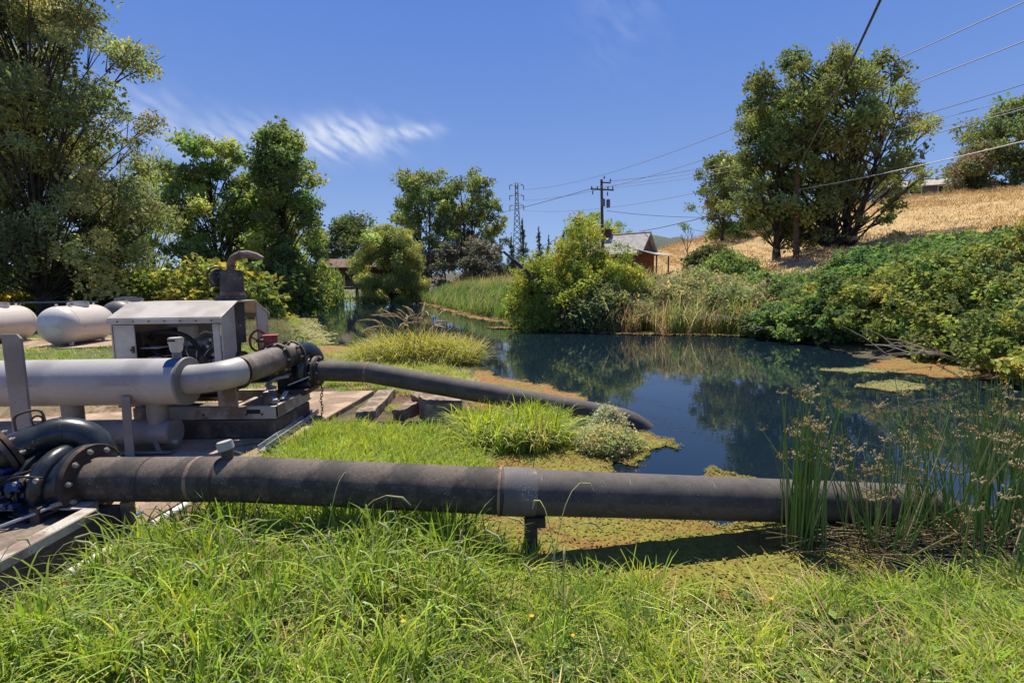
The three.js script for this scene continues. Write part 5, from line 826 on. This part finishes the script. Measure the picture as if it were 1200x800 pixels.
single('bare_branch', 'pale bare stem curving up through the golden thicket', 'branch', tube(curve([[11.9, 1.6, -11.0], [11.7, 2.3, -10.8], [11.5, 2.9, -10.75], [11.6, 3.3, -10.8], [11.35, 3.75, -10.7]], 18), [...Array(19)].map((_, k) => 0.035 * (1 - k / 26)), 7), M.deadWood);
single('leaning_log', 'dark dead trunk leaning through the large willow bush', 'log', tube([V(-0.3, 3.3, -21.6), V(0.6, 2.5, -21.2), V(1.6, 1.5, -20.9), V(2.6, 0.3, -20.8)], [0.05, 0.09, 0.12, 0.14], 9), M.bark);

// ------------------------------------------------------------ reeds and cattails
const reedGeoms = [tuft(16, 1.7, 0.035, 0.35, 0.5, 201, 5, 0.5), tuft(14, 1.5, 0.03, 0.5, 0.6, 202, 5, 0.9)];
function cattail(label, x, z, n, sx, seed, colors, hs = 1) { const R = rngOf(seed), t = thing('cattail_clump', label, 'plant', [x, height(x, z), z], 0, 'cattail clumps along the right bank'), list = [[], []]; for (let k = 0; k < n; k++) list[k & 1].push({ p: V((R() - 0.5) * sx, -0.05, (R() - 0.5) * 1.1), e: [0, R() * 6.28, 0], s: hs * (0.7 + 0.5 * R()), c: vary(colors[Math.floor(R() * colors.length)], R, 0.3) }); instances('blades', reedGeoms[0], M.grass, list[0], t); instances('blades', reedGeoms[1], M.grass, list[1], t); }
const RC = [[0.10, 0.14, 0.03], [0.14, 0.16, 0.04], [0.30, 0.23, 0.10], [0.20, 0.12, 0.05]];
cattail('green cattail clump right of the willow bush', 5.2, -20.2, 30, 1.8, 1, RC); cattail('straw tipped cattail clump in the middle of the bank', 6.6, -19.6, 34, 1.9, 2, RC.concat([[0.35, 0.26, 0.13]])); cattail('brown cattail clump beside the bramble skirt', 8.1, -19.0, 34, 1.7, 3, [[0.2, 0.12, 0.05], [0.28, 0.2, 0.09], [0.11, 0.14, 0.03]]); cattail('short green cattail clump before the weed thicket', 4.2, -20.6, 20, 1.4, 4, RC, 0.8); cattail('leaning cattail clump at the bramble edge', 9.0, -18.2, 20, 1.2, 5, RC, 0.85);

// bulrushes in the right foreground: every stem a part of its clump
const spikelet = (() => { const R = rngOf(301), g = []; for (let k = 0; k < 13; k++) { const a = R() * 6.28, el = 0.1 + R() * 1.1, L = 0.02 + 0.055 * R(), e = V(Math.cos(a) * Math.cos(el) * L, Math.sin(el) * L, Math.sin(a) * Math.cos(el) * L); g.push(tube([V(0, 0, 0), e], 0.0009, 3, false)); for (let j = 0; j < 2; j++) { const s = new THREE.OctahedronGeometry(0.0065, 0); s.scale(0.75, 1.5, 0.75); s.rotateZ((R() - 0.5) * 2); s.translate(e.x + (R() - 0.5) * 0.014, e.y + (R() - 0.5) * 0.01, e.z + (R() - 0.5) * 0.014); g.push(s); } } return merge(g); })();
const reedMats = [[0.09, 0.19, 0.035], [0.12, 0.22, 0.038], [0.16, 0.23, 0.05], [0.36, 0.31, 0.14]].map(c => std({ color: RGB(...c), roughness: 0.55 })), headMats = [[0.34, 0.26, 0.11], [0.42, 0.34, 0.17], [0.24, 0.165, 0.07]].map(c => std({ color: RGB(...c), roughness: 0.9 }));
function bulrush(label, x, z, n, sx, sz, hMin, hMax, seed, leanMax = 0.2, dead = 0.1) {
  const R = rngOf(seed), t = thing('bulrush_clump', label, 'plant', [x, 0, z], 0, 'bulrush clumps by the near pipe end');
  for (let k = 0; k < n; k++) {
    const bx = (R() + R() - 1) * sx, bz = (R() + R() - 1) * sz, h = lerp(hMin, hMax, R()), a = R() * 6.283, l = leanMax * R() * (R() < 0.14 ? 2.6 : 1), bend = (R() - 0.5) * 0.3, pts = [], rad = [], r = 0.0055 + 0.0036 * R(); const y0 = Math.min(height(x + bx, z + bz), 0.1) - 0.06;
    for (let s = 0; s <= 7; s++) { const q = s / 7; pts.push(V(bx + Math.cos(a) * (l * h * q + bend * q * q * h), y0 + h * q * (1 - l * l * 0.3), bz + Math.sin(a) * (l * h * q + bend * q * q * h))); rad.push(r * (1 - 0.7 * q)); }
    const st = mesh('stem', tube(pts, rad, 5, false), R() < dead ? reedMats[3] : reedMats[Math.floor(R() * 3)], t);
    if (R() < 0.42) { const hd = mesh('flower_head', spikelet, headMats[Math.floor(R() * 3)], st); hd.position.copy(pts[6 + (R() < 0.5 ? 1 : 0)]); hd.rotation.set((R() - 0.5) * 0.8, R() * 6, (R() - 0.5) * 0.8); hd.scale.setScalar(0.75 + 0.5 * R()); }
  }
}
bulrush('dense upright bulrush clump in front of the black pipe', 2.02, -3.42, 66, 0.16, 0.14, 0.95, 1.4, 1, 0.12, 0.04);
bulrush('bulrush clump with bent stems over the pipe elbow', 2.55, -3.4, 50, 0.26, 0.24, 0.7, 1.25, 2, 0.35, 0.15);
bulrush('loose bulrush clump beyond the pipe elbow', 3.05, -3.5, 64, 0.32, 0.3, 0.8, 1.4, 3, 0.3, 0.12);
bulrush('tall bulrush clump right of the pipe end', 3.5, -3.5, 74, 0.3, 0.35, 1.0, 1.55, 4, 0.22, 0.08);
bulrush('sparse bulrush clump in the grass below the elbow', 3.0, -2.95, 14, 0.4, 0.2, 0.5, 1.0, 5, 0.3, 0.1);
bulrush('short bulrush tuft on the bank edge past the pipe', 4.1, -3.7, 44, 0.35, 0.3, 0.9, 1.5, 6, 0.25, 0.1);
{ // thatch of fallen reed stalks round the elbow
  const R = rngOf(311), t = thing('reed_thatch', 'mat of fallen dead reed stalks around the pipe elbow', 'dead reeds'), list = [], g = tube([V(-0.5, 0, 0), V(0, 0.02, 0), V(0.5, 0, 0)], [0.0025, 0.0032, 0.002], 4, false);
  for (let k = 0; k < 260; k++) { const x = 2.0 + R() * 2.2, z = -3.1 - R() * 0.7; list.push({ p: V(x, 0.02 + R() * 0.11, z), e: [0, R() < 0.7 ? -0.6 + R() * 1.0 : R() * 6.28, (R() - 0.5) * 0.35], s: [0.25 + R() * 0.7, 1 + R(), 1], c: vary([[0.11, 0.08, 0.04], [0.055, 0.038, 0.02], [0.085, 0.06, 0.03], [0.14, 0.11, 0.05]][Math.floor(R() * 4)], R, 0.3) }); }
  instances('stalks', g, M.dry, list, t);
}
console.log('reeds');
// ------------------------------------------------------------ grasses
function inPoly(x, z, P) { return segDist(x, z, P) < 0; }
// a patch of k tufts within radius r; each tuft takes a colour of the palette
function patch(tufts, k, r, palette, seed, va = 0.28) { const R = rngOf(seed), pc = []; for (let i = 0; i < k; i++) { const a = R() * 6.283, q = r * Math.sqrt(R()), hs = 0.7 + 0.6 * R(); pc.push({ g: Math.floor(R() * tufts.length), p: V(Math.cos(a) * q, 0, Math.sin(a) * q), e: [(R() - 0.5) * 0.25, R() * 6.28, (R() - 0.5) * 0.25], s: [hs, hs * (0.8 + 0.4 * R()), hs], c: vary(palette[Math.floor(R() * palette.length)], R, va) }); } return bake(tufts, pc); }
function field(name, label, poly, count, k, rad, tufts, o) {
  const R = rngOf(o.seed), xs = poly.map(p => p[0]), zs = poly.map(p => p[1]), x0 = Math.min(...xs), x1 = Math.max(...xs), z0 = Math.min(...zs), z1 = Math.max(...zs);
  const geoms = []; o.palettes.forEach((p, i) => { for (let v = 0; v < (o.variants ?? 3); v++) geoms.push(patch(tufts, k, rad, p, o.seed * 50 + i * 7 + v, o.vary)); });
  const list = geoms.map(() => []), nv = o.variants ?? 3, N = Math.round(count / k); let n = 0, tries = 0;
  while (n < N && tries++ < N * 14) {
    const x = lerp(x0, x1, R()), z = lerp(z0, z1, R()); if (!inPoly(x, z, poly)) continue; const dn = o.density ? o.density(x, z) : 1; if (R() > dn) continue;
    const hs = o.size(x, z, R), y = o.y ? o.y(x, z) : height(x, z) - 0.015, e = rad * 0.7, sx = o.y ? 0 : (height(x + e, z) - height(x - e, z)) / (2 * e), sz = o.y ? 0 : (height(x, z + e) - height(x, z - e)) / (2 * e), w = 0.82 + 0.36 * R();
    list[(o.zone ? o.zone(x, z, R) : 0) * nv + Math.floor(R() * nv)].push({ p: V(x, y, z), e: [Math.atan(sz), 0, -Math.atan(sx)], s: [hs ** 0.5, hs, hs ** 0.5], c: [w, w, w * (0.9 + 0.2 * R())], turn: R() * 6.28 }); n++;
  }
  const t = thing(name, label, 'grass'); t.userData.kind = 'stuff'; geoms.forEach((g, i) => { if (list[i].length) instances('blades', g, o.mat ?? M.grass, list[i], t); }); return t;
}
const TG = { long: [tuft(10, 0.42, 0.012, 0.5, 0.09, 401, 5, 0.9), tuft(9, 0.38, 0.010, 0.75, 0.10, 402, 5, 1.1), tuft(11, 0.36, 0.015, 0.32, 0.08, 403, 4, 0.4)], mid: [tuft(12, 0.26, 0.010, 0.5, 0.10, 404, 4, 0.6), tuft(12, 0.23, 0.009, 0.7, 0.12, 405, 4, 0.8)], short: [tuft(12, 0.10, 0.010, 0.7, 0.16, 406, 2, 0.4), tuft(10, 0.12, 0.012, 0.8, 0.2, 407, 2, 0.5)], tall: [tuft(14, 1.25, 0.05, 0.3, 0.6, 408, 3, 0.4), tuft(14, 1.1, 0.045, 0.4, 0.7, 409, 3, 0.6)], gold: [tuft(14, 0.2, 0.035, 0.6, 0.9, 410, 2, 0.3), tuft(12, 0.23, 0.03, 0.7, 1.0, 411, 2, 0.4)] };
const fresh = [0.145, 0.21, 0.014], deep = [0.062, 0.11, 0.011], straw = [0.27, 0.225, 0.08], lime = [0.215, 0.25, 0.015], tan = [0.21, 0.155, 0.065];
const offPad = (x, z) => segDist(x, z, PAD) > 0.02;
const PA = [lime, lime, fresh, fresh, lime, fresh, straw], PB = [deep, deep, fresh, deep, fresh, straw], PC = [lime, fresh, straw, lime, fresh, fresh, tan];
const zoneG = (x, z, R) => { const n = fbm(x * 1.3 + 3, z * 1.3, 3) + (R() - 0.5) * 0.1; return n > 0.5 ? 0 : n > 0.4 ? 1 : 2; };
const NEAR = [[-3.2, -1.2], [-2.7, -2.1], [-2.46, -2.6], [-2.36, -3.1], [-2.3, -3.75], [-0.4, -3.75], [-0.05, -3.3], [0.2, -3.0], [0.8, -2.83], [2.2, -2.83], [2.9, -2.9], [4.6, -2.9], [4.6, -1.2]];
field('foreground_grass', 'long bright green grass on the near bank', NEAR, 6000, 8, 0.17, TG.long, { seed: 1, palettes: [PA, PB, PC], zone: zoneG, density: (x, z) => sm(fbm(x * 1.1 + 20, z * 1.1 + 4, 3), 0.28, 0.42) * 0.95 + 0.05, size: (x, z, R) => (0.42 + 0.5 * R()) * (x < -0.4 ? 1.2 : 0.68) * lerp(0.72, 1.05, sm(z, -1.6, -3.0)) });
field('foreground_undergrowth', 'short green undergrowth below the long bank grass', NEAR, 7200, 10, 0.2, TG.mid, { seed: 2, palettes: [PA, PB, PC], zone: zoneG, density: (x, z) => sm(fbm(x * 1.1 + 20, z * 1.1 + 4, 3), 0.22, 0.36) * 0.65 + 0.35, size: (x, z, R) => 0.4 + 0.42 * R() });
field('dead_thatch', 'flattened straw coloured dead grass lying in the near bank', NEAR, 1100, 8, 0.2, [tuft(7, 0.22, 0.007, 2.7, 0.2, 441, 5, 1.2), tuft(7, 0.18, 0.006, 2.9, 0.25, 442, 5, 1.3)], { seed: 12, mat: M.straw, palettes: [[straw, tan, [0.15, 0.1, 0.05], straw], [[0.12, 0.075, 0.04], tan, [0.16, 0.1, 0.06]]], zone: (x, z, R) => R() < 0.6 ? 0 : 1, density: (x, z) => 0.3 + 0.7 * sm(fbm(x * 1.1 + 20, z * 1.1 + 4, 3), 0.5, 0.3), size: (x, z, R) => 0.5 + 0.5 * R() });
field('broadleaf_weeds', 'small broad leaved weeds scattered in the near bank grass', NEAR, 700, 5, 0.13, [leafCluster(9, 0.07, 0.034, 0.06, 451, 0.6), leafCluster(8, 0.05, 0.03, 0.05, 452, 0.6)], { seed: 13, palettes: [[[0.07, 0.11, 0.015], [0.10, 0.14, 0.02], [0.13, 0.14, 0.03]]], y: (x, z) => height(x, z) + 0.06, density: (x, z) => sm(fbm(x * 0.9 + 50, z * 0.9, 3), 0.45, 0.6), size: (x, z, R) => 0.8 + 0.6 * R() });
field('bank_grass', 'bright green grass patch between the two black pipes', [[-2.35, -3.75], [-2.5, -5.2], [-2.35, -6.2], [-1.6, -6.1], [-0.7, -6.0], [-0.35, -5.2], [-0.35, -3.75]], 4600, 10, 0.16, TG.mid, { seed: 3, palettes: [[lime, lime, fresh], [lime, fresh, fresh, deep]], zone: (x, z, R) => R() < 0.6 ? 0 : 1, density: offPad, size: (x, z, R) => 0.65 + 0.5 * R() });
field('bank_grass_tuft', 'taller green grass tuft growing under the far black pipe', [[-0.75, -6.25], [-0.7, -6.6], [0.1, -6.6], [0.6, -6.3], [0.55, -5.8], [0.1, -5.5], [-0.4, -5.7]], 640, 8, 0.12, [TG.long[0], TG.long[2]], { seed: 4, palettes: [[lime, fresh, lime, fresh, straw]], y: () => 0.0, size: (x, z, R) => 0.75 + 0.45 * R() });
field('pad_edge_grass', 'patchy grass beside the concrete pieces behind the far pipe', [[-2.3, -7.2], [-2.3, -8.7], [-3.6, -8.8], [-4.2, -10.5], [-3.5, -13], [-2, -12], [-0.9, -10], [-0.5, -8], [-0.9, -7.0], [-1.6, -6.6]], 2600, 10, 0.2, TG.mid, { seed: 5, palettes: [[lime, fresh, straw, fresh]], density: (x, z) => offPad(x, z) ? (x > -2.3 && z > -8.4 ? 0.18 : 0.9) : 0, size: (x, z, R) => (0.45 + 0.45 * R()) * (z > -8.4 ? 0.6 : 1) });
field('lawn', 'mown lawn with dry patches around the tanks', [[-4.2, -8.7], [-5.2, -7.6], [-9, -7.1], [-26, -12], [-30, -30], [-14, -33], [-8.2, -20], [-5.9, -15.8], [-4, -13]], 15000, 20, 0.55, TG.short, { seed: 6, palettes: [[[0.10, 0.15, 0.022], fresh, fresh, straw], [[0.21, 0.165, 0.065], [0.21, 0.165, 0.065], fresh]], zone: (x, z) => fbm(x * 0.5 + 7, z * 0.5, 4) > 0.55 ? 1 : 0, density: (x, z) => offPad(x, z) ? 0.35 + 0.65 * sm(fbm(x * 0.5 + 7, z * 0.5, 4), 0.62, 0.46) : 0, size: (x, z, R) => 0.8 + 0.7 * R() });
field('shore_weeds', 'dry brown and green weeds on the left shore', [[-6.6, -15.5], [-8.9, -20], [-15, -33], [-17.5, -36], [-17.5, -33], [-11.2, -21], [-8.0, -15]], 1500, 8, 0.5, [tuft(12, 0.75, 0.02, 0.5, 0.35, 421, 3, 0.7), tuft(10, 0.6, 0.02, 0.7, 0.4, 422, 3, 0.9)], { seed: 7, palettes: [[[0.12, 0.095, 0.04], [0.095, 0.08, 0.035], [0.075, 0.09, 0.02], [0.06, 0.075, 0.02]]], size: (x, z, R) => 0.3 + 0.5 * R() });
field('tall_bank_grass', 'tall green grass with tan seed tops on the far right bank', [[1.0, -25.8], [-1.9, -33], [-4.8, -43], [-12.2, -69], [-6, -70], [8, -60], [10, -32], [5, -25.5]], 7600, 10, 0.9, TG.tall, { seed: 8, palettes: [[[0.075, 0.14, 0.018], [0.075, 0.14, 0.018], [0.10, 0.16, 0.022], [0.17, 0.16, 0.05]], [[0.24, 0.2, 0.07], [0.24, 0.2, 0.07], [0.15, 0.17, 0.04]]], zone: (x, z, R) => segDist(x, z, POND) > 3.2 + R() * 2 ? 1 : 0, density: (x, z) => sm(segDist(x, z, POND), 0.1, 0.6), size: (x, z, R) => 0.8 + 0.4 * R() });
field('golden_hill_grass', 'dry golden grass covering the hillside', [[13, -26], [14, -45], [10, -62], [20, -75], [30, -125], [60, -120], [85, -100], [90, -60], [40, -28], [22, -18], [16, -16]], 30000, 24, 2.2, TG.gold, { seed: 9, mat: M.straw, palettes: [[[0.26, 0.17, 0.065], [0.31, 0.215, 0.09], [0.31, 0.215, 0.09], [0.33, 0.235, 0.105]]], size: (x, z, R) => 0.7 + 0.5 * R() });
// seeded grass clump on the point
{
  const R = rngOf(431), t = thing('grass_clump', 'big yellow green grass clump with arching tan seed heads on the point', 'plant', [-2.35, 0.06, -12.4]), l = [[], []];
  const bl = [tuft(14, 0.85, 0.016, 0.55, 0.3, 432, 5, 0.8), tuft(12, 0.7, 0.016, 0.9, 0.35, 433, 5, 1.1)];
  for (let k = 0; k < 420; k++) { const a = R() * 6.28, r = Math.sqrt(R()), px = Math.cos(a) * r * 1.5, pz = Math.sin(a) * r * 0.9; l[k & 1].push({ p: V(px, -0.05, pz), e: [(R() - 0.5) * 0.3, R() * 6.28, (R() - 0.5) * 0.3], s: (0.9 + 0.55 * R()) * (1.3 - 0.55 * r), c: vary(R() < 0.15 ? [0.26, 0.21, 0.08] : R() < 0.6 ? [0.25, 0.23, 0.018] : [0.17, 0.19, 0.015], R, 0.25) }); }
  instances('blades', bl[0], M.grass, l[0], t); instances('blades', bl[1], M.grass, l[1], t);
  const stalkM = std({ color: RGB(0.33, 0.25, 0.12), roughness: 0.9 }), headM = std({ color: RGB(0.36, 0.26, 0.15), roughness: 1 });
  for (let k = 0; k < 40; k++) { const a = R() * 6.28, L = 1.1 + 0.5 * R(), b = V((R() - 0.5) * 1.0, 0, (R() - 0.5) * 0.7), ln = 0.05 + 0.4 * R() * R(), cu = 0.08 + 0.3 * R(), pts = []; for (let s = 0; s <= 8; s++) { const q = s / 8; pts.push(V(b.x + Math.cos(a) * L * (ln * q + cu * q ** 4), L * (q - (0.08 + 0.5 * cu) * q ** 5), b.z + Math.sin(a) * L * (ln * q + cu * q ** 4))); } const st = mesh('stalk', tube(pts.slice(0, 8), 0.004, 4, false), stalkM, t); mesh('seed_head', tube([pts[6], pts[7], pts[8], pts[8].clone().add(pts[8]).sub(pts[7]).add(V(0, -0.03, 0))], [0.005, 0.017, 0.018, 0.003], 6), headM, st); }
}
// drooping seed stalks among the near grass
{
  const R = rngOf(441), sM = std({ color: RGB(0.34, 0.34, 0.15), roughness: 0.8 });
  const t = thing('flowering_grass', 'thin arching seed stalks rising in front of the near pipe', 'plant');
  for (let k = 0; k < 26; k++) { const x = -2.9 + R() * 3.2, z = -2.5 - R() * 0.65, a = R() * 6.28, L = 0.5 + 0.35 * R(), y = 0.05, pts = []; if (segDist(x, z, PAD) < 0) continue; for (let s = 0; s <= 8; s++) { const q = s / 8; pts.push(V(x + Math.cos(a) * L * (0.25 * q + 0.32 * q * q * q), y + L * (q - 0.30 * Math.pow(q, 5)), z + Math.sin(a) * L * 0.4 * q)); } const tip = pts[8].clone().add(V(Math.cos(a) * 0.05, -0.05, 0)); const st = mesh('stalk', tube(pts, 0.0025, 4, false), sM, t); mesh('seed_head', tube([pts[7], pts[8], tip], [0.004, 0.007, 0.002], 5), sM, st); }
}
// dandelions
{
  const fm = std({ color: RGB(0.62, 0.40, 0.015), roughness: 0.8 }), sm2 = std({ color: RGB(0.16, 0.2, 0.05), roughness: 0.8 });
  for (const [x, z, h] of [[0.08, -2.42, 0.17], [0.27, -2.3, 0.15], [-0.55, -2.35, 0.2], [1.35, -2.55, 0.16]]) { const t = thing('yellow_flower', 'small yellow dandelion in the near bank grass', 'flower', [x, 0.05, z], 0, 'dandelions in the grass'); mesh('stem', tube([V(0, 0, 0), V(0.01, h / 2, 0), V(0, h, 0.01)], 0.0025, 5), sm2, t); const g = []; const R = rngOf(Math.round(x * 100) + 900); for (let k = 0; k < 16; k++) { const p = box(0.004, 0.001, 0.013, 0, 0, 0.0075, -0.25 - 0.35 * R(), 0, 0, 0); p.rotateY(k * 0.8); g.push(p); } mesh('petals', merge(g).translate(0, h, 0.01), fm, t); }
}
console.log('grass');

renderer.render(scene, camera);
